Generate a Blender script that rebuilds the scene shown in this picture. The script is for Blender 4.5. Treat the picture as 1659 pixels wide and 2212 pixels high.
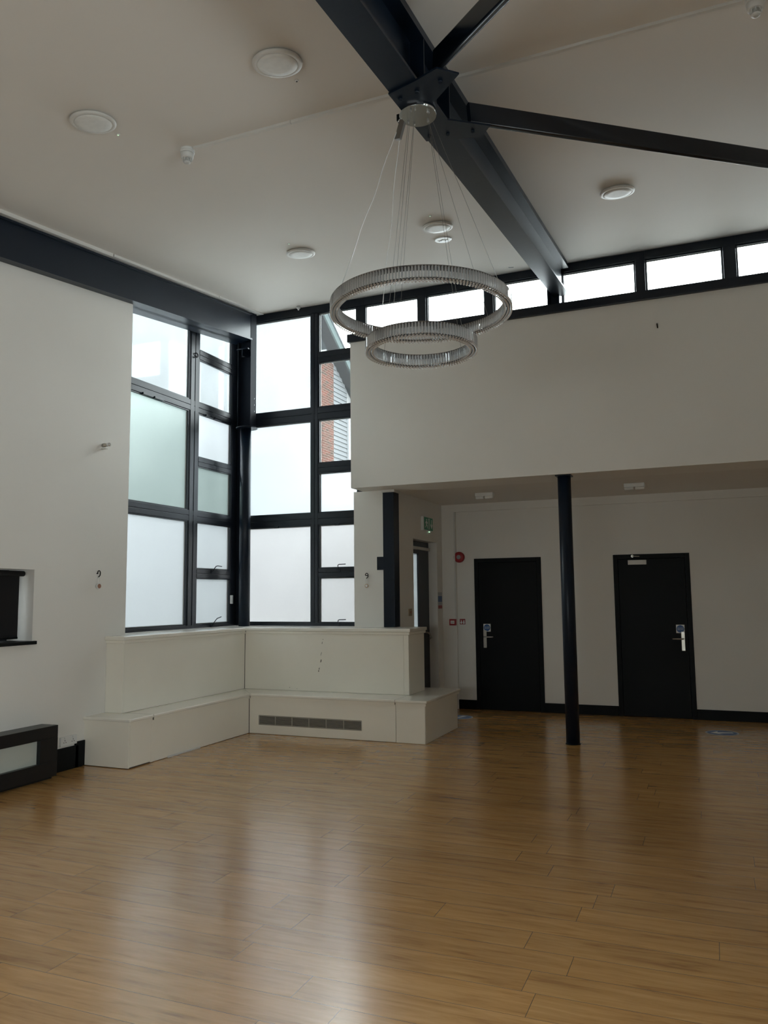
import bpy, bmesh, math, random
from mathutils import Vector, Matrix
random.seed(7)
scn = bpy.context.scene
for o in list(bpy.data.objects):
    bpy.data.objects.remove(o)
COL = scn.collection

# ------------------------------------------------------------------ camera
YAW, PITCH, ROLL, FPX, EYE = -0.392162, 0.1062027, 0.0099910, 1711.135, 1.55
F = Vector((math.sin(YAW) * math.cos(PITCH), math.cos(YAW) * math.cos(PITCH), math.sin(PITCH)))
R0 = Vector((math.cos(YAW), -math.sin(YAW), 0))
D0 = F.cross(R0)
Rv = R0 * math.cos(ROLL) + D0 * math.sin(ROLL)
Dv = -R0 * math.sin(ROLL) + D0 * math.cos(ROLL)
cam_data = bpy.data.cameras.new('camera')
cam = bpy.data.objects.new('camera', cam_data)
COL.objects.link(cam)
cam.matrix_world = Matrix(((Rv.x, -Dv.x, -F.x, 0), (Rv.y, -Dv.y, -F.y, 0), (Rv.z, -Dv.z, -F.z, EYE), (0, 0, 0, 1)))
cam_data.sensor_fit = 'HORIZONTAL'
cam_data.sensor_width = 36
cam_data.lens = 36 * FPX / 1659
cam_data.clip_start = 0.05
cam_data.clip_end = 500
scn.camera = cam

# ------------------------------------------------------------------ daylight (overcast sky) and exposure
SKY = 22.0
world = bpy.data.worlds.new('overcast_sky')
scn.world = world
world.use_nodes = True
wn = world.node_tree
wn.nodes.clear()
w_out = wn.nodes.new('ShaderNodeOutputWorld')
w_bg = wn.nodes.new('ShaderNodeBackground')
w_tc = wn.nodes.new('ShaderNodeTexCoord')
w_sep = wn.nodes.new('ShaderNodeSeparateXYZ')
w_rmp = wn.nodes.new('ShaderNodeValToRGB')
w_rmp.color_ramp.elements[0].position = 0.0
w_rmp.color_ramp.elements[0].color = (0.70, 0.74, 0.78, 1)
w_rmp.color_ramp.elements[1].position = 0.6
w_rmp.color_ramp.elements[1].color = (0.93, 0.975, 1.0, 1)
wn.links.new(w_tc.outputs['Generated'], w_sep.inputs[0])
wn.links.new(w_sep.outputs['Z'], w_rmp.inputs[0])
wn.links.new(w_rmp.outputs[0], w_bg.inputs['Color'])
w_bg.inputs['Strength'].default_value = SKY
wn.links.new(w_bg.outputs[0], w_out.inputs[0])
scn.view_settings.view_transform = 'Standard'
scn.view_settings.look = 'None'
scn.view_settings.exposure = 0.0
scn.view_settings.gamma = 1.0
scn.view_settings.use_curve_mapping = False


def portal(name, loc, rot, sx, sy):
    l = bpy.data.lights.new(name, 'AREA')
    l.shape = 'RECTANGLE'
    l.size, l.size_y = sx, sy
    l.cycles.is_portal = True
    o = bpy.data.objects.new(name, l)
    COL.objects.link(o)
    o.location = loc
    o.rotation_euler = rot
    return o


# ------------------------------------------------------------------ materials
def mat(name, col, rough=0.5, metal=0.0, noise=0.0, nscale=8.0, spec=0.5, bump=0.0, bscale=60.0, coat=0.0):
    m = bpy.data.materials.new(name)
    m.use_nodes = True
    nt = m.node_tree
    b = nt.nodes['Principled BSDF']
    b.inputs['Roughness'].default_value = rough
    b.inputs['Metallic'].default_value = metal
    b.inputs['Specular IOR Level'].default_value = spec
    b.inputs['Coat Weight'].default_value = coat
    geo = nt.nodes.new('ShaderNodeNewGeometry')
    n = nt.nodes.new('ShaderNodeTexNoise')
    n.inputs['Scale'].default_value = nscale
    n.inputs['Detail'].default_value = 5
    nt.links.new(geo.outputs['Position'], n.inputs['Vector'])
    mx = nt.nodes.new('ShaderNodeMix')
    mx.data_type = 'RGBA'
    c = list(col) + [1]
    lo = [max(0, x * (1 - noise)) for x in col] + [1]
    mx.inputs[6].default_value = lo
    mx.inputs[7].default_value = [min(1, x * (1 + noise * 0.5)) for x in col] + [1]
    nt.links.new(n.outputs['Fac'], mx.inputs[0])
    nt.links.new(mx.outputs[2], b.inputs['Base Color'])
    if bump:
        n2 = nt.nodes.new('ShaderNodeTexNoise')
        n2.inputs['Scale'].default_value = bscale
        n2.inputs['Detail'].default_value = 3
        nt.links.new(geo.outputs['Position'], n2.inputs['Vector'])
        bp = nt.nodes.new('ShaderNodeBump')
        bp.inputs['Strength'].default_value = bump
        bp.inputs['Distance'].default_value = 0.01
        nt.links.new(n2.outputs['Fac'], bp.inputs['Height'])
        nt.links.new(bp.outputs[0], b.inputs['Normal'])
    return m


WALL = mat('wall_paint', (0.80, 0.768, 0.715), 0.75, noise=0.05, nscale=1.3, bump=0.05, bscale=90, spec=0.3)
CEIL = mat('ceiling_paint', (0.76, 0.72, 0.665), 0.7, noise=0.05, nscale=0.7, bump=0.04, bscale=40, spec=0.3)
JOIN = mat('joinery_gloss', (0.92, 0.875, 0.77), 0.34, noise=0.06, nscale=2.0, bump=0.02, bscale=30)
JOIN_TOP = mat('joinery_gloss_top', (0.88, 0.84, 0.75), 0.2, noise=0.04, nscale=2.0, bump=0.02, bscale=25, spec=0.7)
STEEL = mat('dark_blue_steel', (0.0055, 0.0115, 0.0225), 0.34, spec=0.28, noise=0.15, nscale=5, bump=0.03, bscale=40)
STRUTM = mat('strut_gloss_steel', (0.007, 0.011, 0.018), 0.2, spec=0.6, noise=0.1)
FRAME = mat('window_frame_dark', (0.008, 0.012, 0.020), 0.33, spec=0.38, noise=0.1, nscale=4)
BLACK = mat('black_paint', (0.0045, 0.0055, 0.006), 0.5, spec=0.15, noise=0.1, nscale=6, bump=0.02, bscale=60)
SKIRT = mat('black_skirting_paint', (0.004, 0.005, 0.0055), 0.5, spec=0.15, noise=0.1)
PLASTIC = mat('white_plastic', (0.72, 0.72, 0.70), 0.4, noise=0.02)
DIFF = mat('lamp_diffuser', (0.80, 0.80, 0.77), 0.5, noise=0.12, nscale=30)
RIM = mat('lamp_rim', (0.68, 0.66, 0.62), 0.45, noise=0.03)
GASKET = mat('grey_gasket', (0.42, 0.43, 0.42), 0.5)
CHROME = mat('polished_chrome', (0.75, 0.75, 0.75), 0.12, metal=1.0)
SATIN = mat('satin_steel', (0.55, 0.52, 0.46), 0.32, metal=1.0)
WIRE = mat('steel_wire', (0.32, 0.31, 0.29), 0.35, metal=0.6)
CORD = mat('clear_power_cord', (0.75, 0.75, 0.72), 0.25, noise=0.05)
RED = mat('red_plastic', (0.36, 0.018, 0.022), 0.4)
GREEN = mat('green_sign', (0.02, 0.27, 0.14), 0.4)
WHITE = mat('sign_white', (0.80, 0.80, 0.78), 0.45)
BLUE = mat('sign_blue', (0.022, 0.09, 0.27), 0.4)
TAGM = mat('paper_tag', (0.60, 0.42, 0.28), 0.6)
WOODTAG = mat('brown_disc', (0.33, 0.16, 0.10), 0.5)
GAP = mat('shadow_gap_filler', (0.05, 0.045, 0.04), 0.8)
BLIND = mat('black_blind_fabric', (0.004, 0.004, 0.005), 0.85)
PALE = mat('heater_panel', (0.52, 0.55, 0.50), 0.3, noise=0.05, nscale=3)
CABM = mat('charcoal_metal', (0.010, 0.011, 0.012), 0.34, spec=0.4, noise=0.1)
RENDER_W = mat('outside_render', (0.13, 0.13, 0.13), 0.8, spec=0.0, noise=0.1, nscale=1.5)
RENDER_W2 = mat('added_yard_wall_render', (0.25, 0.255, 0.255), 0.85, spec=0.0, noise=0.15, nscale=1.5)
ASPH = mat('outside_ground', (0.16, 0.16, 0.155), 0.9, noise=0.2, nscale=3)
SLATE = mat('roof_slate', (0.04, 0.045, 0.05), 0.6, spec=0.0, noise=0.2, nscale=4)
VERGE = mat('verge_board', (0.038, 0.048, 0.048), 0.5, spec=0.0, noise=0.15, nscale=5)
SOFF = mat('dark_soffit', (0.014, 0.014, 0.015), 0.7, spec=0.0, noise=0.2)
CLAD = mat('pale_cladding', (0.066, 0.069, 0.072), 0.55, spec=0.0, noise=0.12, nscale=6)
SCUFF = mat('scuff_mark', (0.16, 0.145, 0.12), 0.7)
NOTICE = mat('notice_grey', (0.42, 0.44, 0.46), 0.5)
NOTICER = mat('notice_red', (0.30, 0.04, 0.04), 0.5)
TRUNK = mat('cable_trunking', (0.70, 0.68, 0.64), 0.5)

LED = bpy.data.materials.new('green_led')
LED.use_nodes = True
_b = LED.node_tree.nodes['Principled BSDF']
_b.inputs['Base Color'].default_value = (0.6, 0.9, 0.65, 1)
_b.inputs['Emission Color'].default_value = (0.62, 1.0, 0.66, 1)
_b.inputs['Emission Strength'].default_value = 0.9


def brick_mat():
    m = bpy.data.materials.new('red_brick')
    m.use_nodes = True
    nt = m.node_tree
    b = nt.nodes['Principled BSDF']
    b.inputs['Roughness'].default_value = 0.85
    b.inputs['Specular IOR Level'].default_value = 0.0
    g = nt.nodes.new('ShaderNodeNewGeometry')
    s = nt.nodes.new('ShaderNodeSeparateXYZ')
    nt.links.new(g.outputs['Position'], s.inputs[0])
    add = nt.nodes.new('ShaderNodeMath')
    add.operation = 'ADD'
    nt.links.new(s.outputs['X'], add.inputs[0])
    nt.links.new(s.outputs['Y'], add.inputs[1])
    c = nt.nodes.new('ShaderNodeCombineXYZ')
    nt.links.new(add.outputs[0], c.inputs[0])
    nt.links.new(s.outputs['Z'], c.inputs[1])
    br = nt.nodes.new('ShaderNodeTexBrick')
    br.inputs['Scale'].default_value = 1.0
    br.inputs['Brick Width'].default_value = 0.155
    br.inputs['Row Height'].default_value = 0.056
    br.inputs['Mortar Size'].default_value = 0.0042
    br.inputs['Mortar Smooth'].default_value = 0.2
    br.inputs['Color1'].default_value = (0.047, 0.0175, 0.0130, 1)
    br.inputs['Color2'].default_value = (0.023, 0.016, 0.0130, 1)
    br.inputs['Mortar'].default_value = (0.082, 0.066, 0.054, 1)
    br.inputs['Bias'].default_value = 0.0
    nt.links.new(c.outputs[0], br.inputs['Vector'])
    nt.links.new(br.outputs['Color'], b.inputs['Base Color'])
    return m


BRICK = brick_mat()


def floor_mat():
    m = bpy.data.materials.new('oak_laminate')
    m.use_nodes = True
    nt = m.node_tree
    N, L = nt.nodes, nt.links
    b = N['Principled BSDF']

    def M(op, a, c=None, d=None):
        n = N.new('ShaderNodeMath')
        n.operation = op
        for i, v in enumerate((a, c, d)):
            if v is None:
                continue
            if isinstance(v, (int, float)):
                n.inputs[i].default_value = v
            else:
                L.new(v, n.inputs[i])
        return n.outputs[0]
    g = N.new('ShaderNodeNewGeometry')
    s = N.new('ShaderNodeSeparateXYZ')
    L.new(g.outputs['Position'], s.inputs[0])
    X, Y = s.outputs['X'], s.outputs['Y']
    PW, PL = 0.1885, 1.28
    r = M('DIVIDE', M('SUBTRACT', Y, 2.873 - 20 * PW), PW)
    row = M('FLOOR', r)
    fr = M('FRACT', r)
    wn1 = N.new('ShaderNodeTexWhiteNoise')
    wn1.noise_dimensions = '1D'
    L.new(row, wn1.inputs['W'])
    q = M('DIVIDE', M('ADD', M('ADD', X, 40.0), M('MULTIPLY', wn1.outputs['Value'], PL)), PL)
    colI = M('FLOOR', q)
    fc = M('FRACT', q)
    # distance to seams in metres
    dy = M('MULTIPLY', M('MINIMUM', fr, M('SUBTRACT', 1.0, fr)), PW)
    dx = M('MULTIPLY', M('MINIMUM', fc, M('SUBTRACT', 1.0, fc)), PL)
    sy = M('LESS_THAN', dy, 0.0012)
    sx = M('LESS_THAN', dx, 0.0012)
    seam = M('MAXIMUM', sy, sx)
    # per-plank tone
    cmb = N.new('ShaderNodeCombineXYZ')
    L.new(row, cmb.inputs[0])
    L.new(colI, cmb.inputs[1])
    wn2 = N.new('ShaderNodeTexWhiteNoise')
    wn2.noise_dimensions = '2D'
    L.new(cmb.outputs[0], wn2.inputs['Vector'])
    # grain
    gv = N.new('ShaderNodeCombineXYZ')
    L.new(M('ADD', M('MULTIPLY', X, 2.4), M('MULTIPLY', wn2.outputs['Value'], 30.0)), gv.inputs[0])
    L.new(M('MULTIPLY', Y, 21.0), gv.inputs[1])
    L.new(M('MULTIPLY', row, 3.7), gv.inputs[2])
    n1 = N.new('ShaderNodeTexNoise')
    n1.inputs['Scale'].default_value = 1.0
    n1.inputs['Detail'].default_value = 6
    n1.inputs['Roughness'].default_value = 0.62
    n1.inputs['Distortion'].default_value = 0.6
    L.new(gv.outputs[0], n1.inputs['Vector'])
    gv2 = N.new('ShaderNodeCombineXYZ')
    L.new(M('MULTIPLY', X, 5.0), gv2.inputs[0])
    L.new(M('MULTIPLY', Y, 60.0), gv2.inputs[1])
    n2 = N.new('ShaderNodeTexNoise')
    n2.inputs['Scale'].default_value = 1.0
    n2.inputs['Detail'].default_value = 4
    L.new(gv2.outputs[0], n2.inputs['Vector'])
    rmp = N.new('ShaderNodeValToRGB')
    e = rmp.color_ramp.elements
    e[0].position, e[0].color = 0.24, (0.235, 0.102, 0.028, 1)
    e[1].position, e[1].color = 0.74, (0.63, 0.355, 0.130, 1)
    k = rmp.color_ramp.elements.new(0.45)
    k.color = (0.48, 0.25, 0.080, 1)
    L.new(M('ADD', M('MULTIPLY', n1.outputs['Fac'], 0.8), M('MULTIPLY', n2.outputs['Fac'], 0.2)), rmp.inputs[0])
    tone = M('ADD', M('MULTIPLY', wn2.outputs['Value'], 0.16), 0.92)
    mt = N.new('ShaderNodeMix')
    mt.data_type = 'RGBA'
    mt.blend_type = 'MULTIPLY'
    mt.inputs[0].default_value = 1
    L.new(rmp.outputs[0], mt.inputs[6])
    cc = N.new('ShaderNodeCombineColor')
    for i in range(3):
        L.new(tone, cc.inputs[i])
    L.new(cc.outputs[0], mt.inputs[7])
    ms = N.new('ShaderNodeMix')
    ms.data_type = 'RGBA'
    L.new(M('MULTIPLY', seam, 0.85), ms.inputs[0])
    L.new(mt.outputs[2], ms.inputs[6])
    ms.inputs[7].default_value = (0.06, 0.035, 0.018, 1)
    L.new(ms.outputs[2], b.inputs['Base Color'])
    L.new(M('ADD', M('MULTIPLY', n2.outputs['Fac'], 0.08), 0.19), b.inputs['Roughness'])
    b.inputs['Specular IOR Level'].default_value = 1.0
    b.inputs['Coat Weight'].default_value = 0.4
    b.inputs['Coat Roughness'].default_value = 0.24
    n3 = N.new('ShaderNodeTexNoise')
    n3.inputs['Scale'].default_value = 3.5
    n3.inputs['Detail'].default_value = 3
    L.new(g.outputs['Position'], n3.inputs['Vector'])
    bp = N.new('ShaderNodeBump')
    bp.inputs['Strength'].default_value = 0.06
    bp.inputs['Distance'].default_value = 0.01
    L.new(M('SUBTRACT', M('ADD', M('MULTIPLY', n1.outputs['Fac'], 0.10), M('MULTIPLY', n3.outputs['Fac'], 0.2)), M('MULTIPLY', seam, 0.3)), bp.inputs['Height'])
    L.new(bp.outputs[0], b.inputs['Normal'])
    return m


FLOOR = floor_mat()


def pane_mat(name, tint, trans, clear, forward=0.0, gain=0.9):
    """glazing: frosted (translucent) share and clear share, with a glossy face"""
    m = bpy.data.materials.new(name)
    m.use_nodes = True
    nt = m.node_tree
    N, L = nt.nodes, nt.links
    N.clear()
    out = N.new('ShaderNodeOutputMaterial')
    tl = N.new('ShaderNodeBsdfTranslucent')
    g = N.new('ShaderNodeNewGeometry')
    nz = N.new('ShaderNodeTexNoise')
    nz.inputs['Scale'].default_value = 2.2
    nz.inputs['Detail'].default_value = 6
    L.new(g.outputs['Position'], nz.inputs['Vector'])
    mx = N.new('ShaderNodeMix')
    mx.data_type = 'RGBA'
    L.new(nz.outputs['Fac'], mx.inputs[0])
    mx.inputs[6].default_value = [c * trans * 0.90 for c in tint] + [1]
    mx.inputs[7].default_value = [min(1, c * trans * 1.08) for c in tint] + [1]
    L.new(mx.outputs[2], tl.inputs['Color'])
    tr = N.new('ShaderNodeBsdfTransparent')
    tr.inputs['Color'].default_value = (0.92, 0.95, 0.94, 1)
    # frosting scatters mostly forwards: a rough refracting face mixed with a fully diffusing one
    rf = N.new('ShaderNodeBsdfRefraction')
    rf.distribution = 'GGX'
    rf.inputs['Roughness'].default_value = 0.42
    rf.inputs['IOR'].default_value = 1.45
    rf.inputs['Color'].default_value = [c * gain for c in tint] + [1]
    mf = N.new('ShaderNodeMixShader')
    mf.inputs[0].default_value = forward
    L.new(tl.outputs[0], mf.inputs[1])
    L.new(rf.outputs[0], mf.inputs[2])
    m1 = N.new('ShaderNodeMixShader')
    m1.inputs[0].default_value = clear
    L.new(mf.outputs[0], m1.inputs[1])
    L.new(tr.outputs[0], m1.inputs[2])
    gl = N.new('ShaderNodeBsdfGlossy')
    gl.inputs['Roughness'].default_value = 0.05 if clear > 0.01 else 0.38
    lw = N.new('ShaderNodeFresnel')
    lw.inputs['IOR'].default_value = 1.45
    m2 = N.new('ShaderNodeMixShader')
    L.new(lw.outputs[0], m2.inputs[0])
    L.new(m1.outputs[0], m2.inputs[1])
    L.new(gl.outputs[0], m2.inputs[2])
    L.new(m2.outputs[0], out.inputs['Surface'])
    return m


G_CLEAR = pane_mat('clear_glass', (0.9, 0.95, 0.95), 0.5, 0.985)
G_LEFT_TOP = pane_mat('frosted_glass_bright', (0.93, 0.985, 1.0), 0.62, 0.5)
G_LEFT_MID = pane_mat('frosted_glass_green', (0.86, 0.96, 0.93), 0.39, 0.0, 0.7, 0.50)
G_LEFT_LOW = pane_mat('frosted_glass_grey', (0.93, 0.97, 0.98), 0.46, 0.0, 0.7, 0.67)
G_R_TOP = pane_mat('hazy_glass_white', (0.95, 0.985, 1.0), 0.62, 0.85)
G_R_MID = pane_mat('frosted_glass_white', (0.94, 0.985, 1.0), 0.46, 0.0, 0.7, 0.66)
G_R_LOW = pane_mat('frosted_glass_silver', (0.97, 0.98, 0.98), 0.47, 0.0, 0.7, 0.61)
CRYSTAL = bpy.data.materials.new('cut_crystal')
CRYSTAL.use_nodes = True
_b = CRYSTAL.node_tree.nodes['Principled BSDF']
_b.inputs['Base Color'].default_value = (0.95, 0.96, 0.96, 1)
_b.inputs['Roughness'].default_value = 0.03
_b.inputs['IOR'].default_value = 1.55
_b.inputs['Transmission Weight'].default_value = 1.0


_nt = CRYSTAL.node_tree
_g = _nt.nodes.new('ShaderNodeBsdfGlossy')
_g.inputs['Roughness'].default_value = 0.06
_g.inputs['Color'].default_value = (0.93, 0.94, 0.95, 1)
_mx = _nt.nodes.new('ShaderNodeMixShader')
_mx.inputs[0].default_value = 0.42
_nt.links.new(_b.outputs[0], _mx.inputs[1])
_nt.links.new(_g.outputs[0], _mx.inputs[2])
_tl = _nt.nodes.new('ShaderNodeBsdfTranslucent')
_tl.inputs['Color'].default_value = (0.95, 0.96, 0.97, 1)
_mx2 = _nt.nodes.new('ShaderNodeMixShader')
_mx2.inputs[0].default_value = 0.24
_nt.links.new(_mx.outputs[0], _mx2.inputs[1])
_nt.links.new(_tl.outputs[0], _mx2.inputs[2])
_nt.links.new(_mx2.outputs[0], _nt.nodes['Material Output'].inputs['Surface'])

# ------------------------------------------------------------------ mesh helpers
class MB:
    def __init__(s):
        s.v, s.f, s.sm = [], [], []

    def add(s, vs, fs, smooth=False):
        o = len(s.v)
        s.v += [tuple(v) for v in vs]
        s.f += [tuple(i + o for i in f) for f in fs]
        s.sm += [smooth] * len(fs)

    def box(s, x0, x1, y0, y1, z0, z1, zs=None, bev=0.0):
        """box; zs(y) shears z with y"""
        if x0 > x1: x0, x1 = x1, x0
        if y0 > y1: y0, y1 = y1, y0
        if z0 > z1: z0, z1 = z1, z0
        if bev:
            bm = bmesh.new()
            bmesh.ops.create_cube(bm, size=1)
            for v in bm.verts:
                v.co = Vector(((x0 + x1) / 2 + v.co.x * (x1 - x0), (y0 + y1) / 2 + v.co.y * (y1 - y0), (z0 + z1) / 2 + v.co.z * (z1 - z0)))
            b = min(bev, 0.45 * min(x1 - x0, y1 - y0, z1 - z0))
            bmesh.ops.bevel(bm, geom=list(bm.edges), offset=b, segments=2, affect='EDGES', profile=0.6)
            bm.verts.index_update()
            vs = [tuple(v.co) for v in bm.verts]
            fs = [tuple(v.index for v in f.verts) for f in bm.faces]
            bm.free()
        else:
            vs = [(x, y, z) for x in (x0, x1) for y in (y0, y1) for z in (z0, z1)]
            fs = [(0, 1, 3, 2), (4, 6, 7, 5), (0, 4, 5, 1), (2, 3, 7, 6), (0, 2, 6, 4), (1, 5, 7, 3)]
        if zs:
            vs = [(x, y, z + zs(y)) for x, y, z in vs]
        s.add(vs, fs)
        return s

    def prism(s, pts, dvec):
        """planar polygon pts extruded by dvec"""
        n = len(pts)
        d = Vector(dvec)
        vs = [Vector(p) for p in pts] + [Vector(p) + d for p in pts]
        fs = [tuple(range(n))[::-1], tuple(range(n, 2 * n))] + [(i, (i + 1) % n, n + (i + 1) % n, n + i) for i in range(n)]
        s.add(vs, fs)
        return s

    def lathe(s, c, axis, prof, seg=32):
        """prof: list of (radius, height along axis)"""
        a = Vector(axis).normalized()
        u = a.orthogonal().normalized()
        w = a.cross(u)
        c = Vector(c)
        vs, fs = [], []
        for r, h in prof:
            for i in range(seg):
                t = 2 * math.pi * i / seg
                vs.append(c + a * h + (u * math.cos(t) + w * math.sin(t)) * max(r, 1e-5))
        for k in range(len(prof) - 1):
            for i in range(seg):
                j = (i + 1) % seg
                fs.append((k * seg + i, k * seg + j, (k + 1) * seg + j, (k + 1) * seg + i))
        s.add(vs, fs, True)
        n = len(prof) - 1
        o = len(s.v) - len(vs)
        s.f += [tuple(o + i for i in range(seg))[::-1], tuple(o + n * seg + i for i in range(seg))]
        s.sm += [False, False]
        return s

    def tube(s, pts, r, seg=8):
        pts = [Vector(p) for p in pts]
        vs, fs = [], []
        prev = None
        for i, p in enumerate(pts):
            d = (pts[min(i + 1, len(pts) - 1)] - pts[max(i - 1, 0)]).normalized()
            u = d.orthogonal().normalized() if prev is None else (prev - d * prev.dot(d)).normalized()
            prev = u
            w = d.cross(u)
            for k in range(seg):
                t = 2 * math.pi * k / seg
                vs.append(p + (u * math.cos(t) + w * math.sin(t)) * r)
        for i in range(len(pts) - 1):
            for k in range(seg):
                j = (k + 1) % seg
                fs.append((i * seg + k, i * seg + j, (i + 1) * seg + j, (i + 1) * seg + k))
        fs.append(tuple(range(seg))[::-1])
        fs.append(tuple(range((len(pts) - 1) * seg, len(pts) * seg)))
        s.add(vs, fs, True)
        return s

    def build(s, name, m, parent=None):
        me = bpy.data.meshes.new(name)
        if parent is not None:
            org = world_origin(parent)
        else:
            xs = [v[0] for v in s.v]; ys = [v[1] for v in s.v]; zz = [v[2] for v in s.v]
            org = Vector(((min(xs) + max(xs)) / 2, (min(ys) + max(ys)) / 2, min(zz)))
        me.from_pydata([tuple(Vector(v) - org) for v in s.v], [], s.f)
        me.materials.append(m)
        me.polygons.foreach_set('use_smooth', s.sm)
        bm = bmesh.new()
        bm.from_mesh(me)
        bmesh.ops.recalc_face_normals(bm, faces=bm.faces)
        bm.to_mesh(me)
        bm.free()
        o = bpy.data.objects.new(name, me)
        COL.objects.link(o)
        if parent is not None:
            o.parent = parent
        else:
            o.location = org
        return o


def world_origin(o):
    p = Vector(o.location)
    while o.parent is not None:
        o = o.parent
        p += Vector(o.location)
    return p


def thing(name, label, cat, loc, group=None, kind=None):
    o = bpy.data.objects.new(name, None)
    o.empty_display_size = 0.1
    COL.objects.link(o)
    o.location = loc
    o['label'] = label
    o['category'] = cat
    if group: o['group'] = group
    if kind: o['kind'] = kind
    return o


def tag(o, label, cat, group=None, kind=None):
    o['label'] = label
    o['category'] = cat
    if group: o['group'] = group
    if kind: o['kind'] = kind
    return o


def structure(o, label=None, cat=None):
    o['kind'] = 'structure'
    if label: o['label'] = label
    if cat: o['category'] = cat
    return o


def text(name, s, size, loc, rot, m, parent, align='CENTER'):
    cu = bpy.data.curves.new(name, 'FONT')
    cu.body = s
    cu.size = size
    cu.align_x = align
    cu.align_y = 'CENTER'
    cu.extrude = 0.0004
    t = bpy.data.objects.new(name, cu)
    COL.objects.link(t)
    dg = bpy.context.evaluated_depsgraph_get()
    me = bpy.data.meshes.new_from_object(t.evaluated_get(dg))
    bpy.data.objects.remove(t)
    o = bpy.data.objects.new(name, me)
    me.materials.clear()
    me.materials.append(m)
    COL.objects.link(o)
    o.parent = parent
    o.location = Vector(loc) - world_origin(parent)
    o.rotation_euler = rot
    return o


S = 0.12


def cz(y):
    """underside height of the sloping ceiling"""
    return 5.37 - S * (9.0 - y)


XL, XR, YB, YN = -5.56, 2.6, 9.0, -1.6      # left wall, right wall, window wall, wall behind camera
YD = 10.71                                   # door wall of the low bay
ZS = 2.83                                    # underside of the low bay ceiling

# ------------------------------------------------------------------ room shell
b = MB().box(XL - 0.4, XR + 0.15, YN - 0.15, YB, -0.1, 0)
b.box(-3.93, XR + 0.15, YB, YD + 0.15, -0.1, 0)
structure(b.build('floor', FLOOR), 'honey oak laminate plank floor across the whole hall', 'floor')

b = MB()
y0, y1 = YN - 0.15, YB + 0.15
b.prism([(XL - 0.45, y0, cz(y0)), (XL - 0.45, y1, cz(y1)), (XL - 0.45, y1, cz(y1) + 0.12), (XL - 0.45, y0, cz(y0) + 0.12)], (XR + 0.15 - XL + 0.45, 0, 0))
structure(b.build('ceiling', CEIL), 'sloping white painted ceiling rising towards the high windows', 'ceiling')

b = MB().box(-3.53, XR + 0.15, YB, YD + 0.15, ZS, ZS + 0.12)
structure(b.build('ceiling', CEIL), 'low flat ceiling over the two door recess', 'ceiling')

# left wall, with the small window opening
b = MB()
sy0, sy1, sz0, sz1 = 4.05, 5.318, 1.19, 1.818
JY = 6.515
X0 = XL - 0.34
b.box(X0, XL, YN - 0.15, sy0, 0, 3.6)
b.box(X0, XL, sy1, JY, 0, 3.6)
b.box(X0, XL, sy0, sy1, 0, sz0)
b.box(X0, XL, sy0, sy1, sz1, 3.6)
b.prism([(X0, YN - 0.15, 3.6), (X0, JY, 3.6), (X0, JY, cz(JY)), (X0, YN - 0.15, cz(YN - 0.15))], (XL - X0, 0, 0))
structure(b.build('wall_left', WALL), 'left white wall with a small window opening and the corner window', 'wall')
b = MB().box(X0, XL, JY, YB + 0.2, 0, 1.17)
structure(b.build('wall_left_low', WALL), 'low wall under the left corner window', 'wall')
b = MB().box(XL, -4.04, YB, YB + 0.2, 0, 1.17)
structure(b.build('wall_back_low', WALL), 'low wall under the back corner window', 'wall')
b = MB().box(-4.04, -3.652, 8.80, YB + 0.2, 0, ZS)
structure(b.build('wall_back_pier', WALL), 'white pier between the corner window and the black steel post', 'wall')
b = MB().box(-3.915, XR, 8.45, YB - 0.002, ZS, 4.60)
b.box(-3.915, XR, YB - 0.002, YB + 0.2, ZS + 0.12, 4.60)
structure(b.build('wall_back_upper', WALL), 'deep white upper wall below the strip of high windows', 'wall')
RW = (0.0, 3.1, 1.4, 2.6)                   # added glazed opening in the unseen right wall, for fill light
b = MB().box(XR, XR + 0.15, YN - 0.15, RW[0], 0, 3.6)
b.box(XR, XR + 0.15, RW[1], YD + 0.15, 0, 3.6)
b.box(XR, XR + 0.15, RW[0], RW[1], 0, RW[2])
b.box(XR, XR + 0.15, RW[0], RW[1], RW[3], 3.6)
b.prism([(XR, YN - 0.15, 3.6), (XR, YB + 0.2, 3.6), (XR, YB + 0.2, cz(YB + 0.2)), (XR, YN - 0.15, cz(YN))], (0.15, 0, 0))
structure(b.build('wall_right', WALL), 'white wall with added fill-light windows closing the right of the hall', 'wall')
FW = (-2.8, -0.4, 1.2, 1.9)                  # added glazed opening behind the viewer, for fill light
b = MB().box(XL - 0.34, FW[0], YN - 0.15, YN, 0, cz(YN))
b.box(FW[1], XR, YN - 0.15, YN, 0, cz(YN))
b.box(FW[0], FW[1], YN - 0.15, YN, 0, FW[2])
b.box(FW[0], FW[1], YN - 0.15, YN, FW[3], cz(YN))
structure(b.build('wall_front', WALL), 'white wall with an added fill-light window behind the viewer', 'wall')

# door wall of the low bay (openings for the two doors)
D1 = (-3.076, -2.144)
D2 = (-1.200, -0.268)
DH = 2.060
b = MB()
for a, c in ((-3.93, D1[0]), (D1[1], D2[0]), (D2[1], XR)):
    b.box(a, c, YD, YD + 0.15, 0, ZS + 0.1)
for d in (D1, D2):
    b.box(d[0], d[1], YD, YD + 0.15, DH, ZS + 0.1)
for d in (D1, D2):
    b.box(d[0], d[1], YD + 0.125, YD + 0.15, 0, DH)
structure(b.build('wall_back', WALL), 'white wall with two black doors under the low ceiling', 'wall')
# shallow downstand and pilaster framing the door wall
b = MB().box(-3.53, XR, YD - 0.045, YD, ZS - 0.105, ZS)
b.box(-3.53, -3.33, YD - 0.045, YD, 0, ZS - 0.105)
structure(b.build('trim_1', WALL), 'shallow white boxing along the top and left of the door wall', 'trim')

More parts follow.
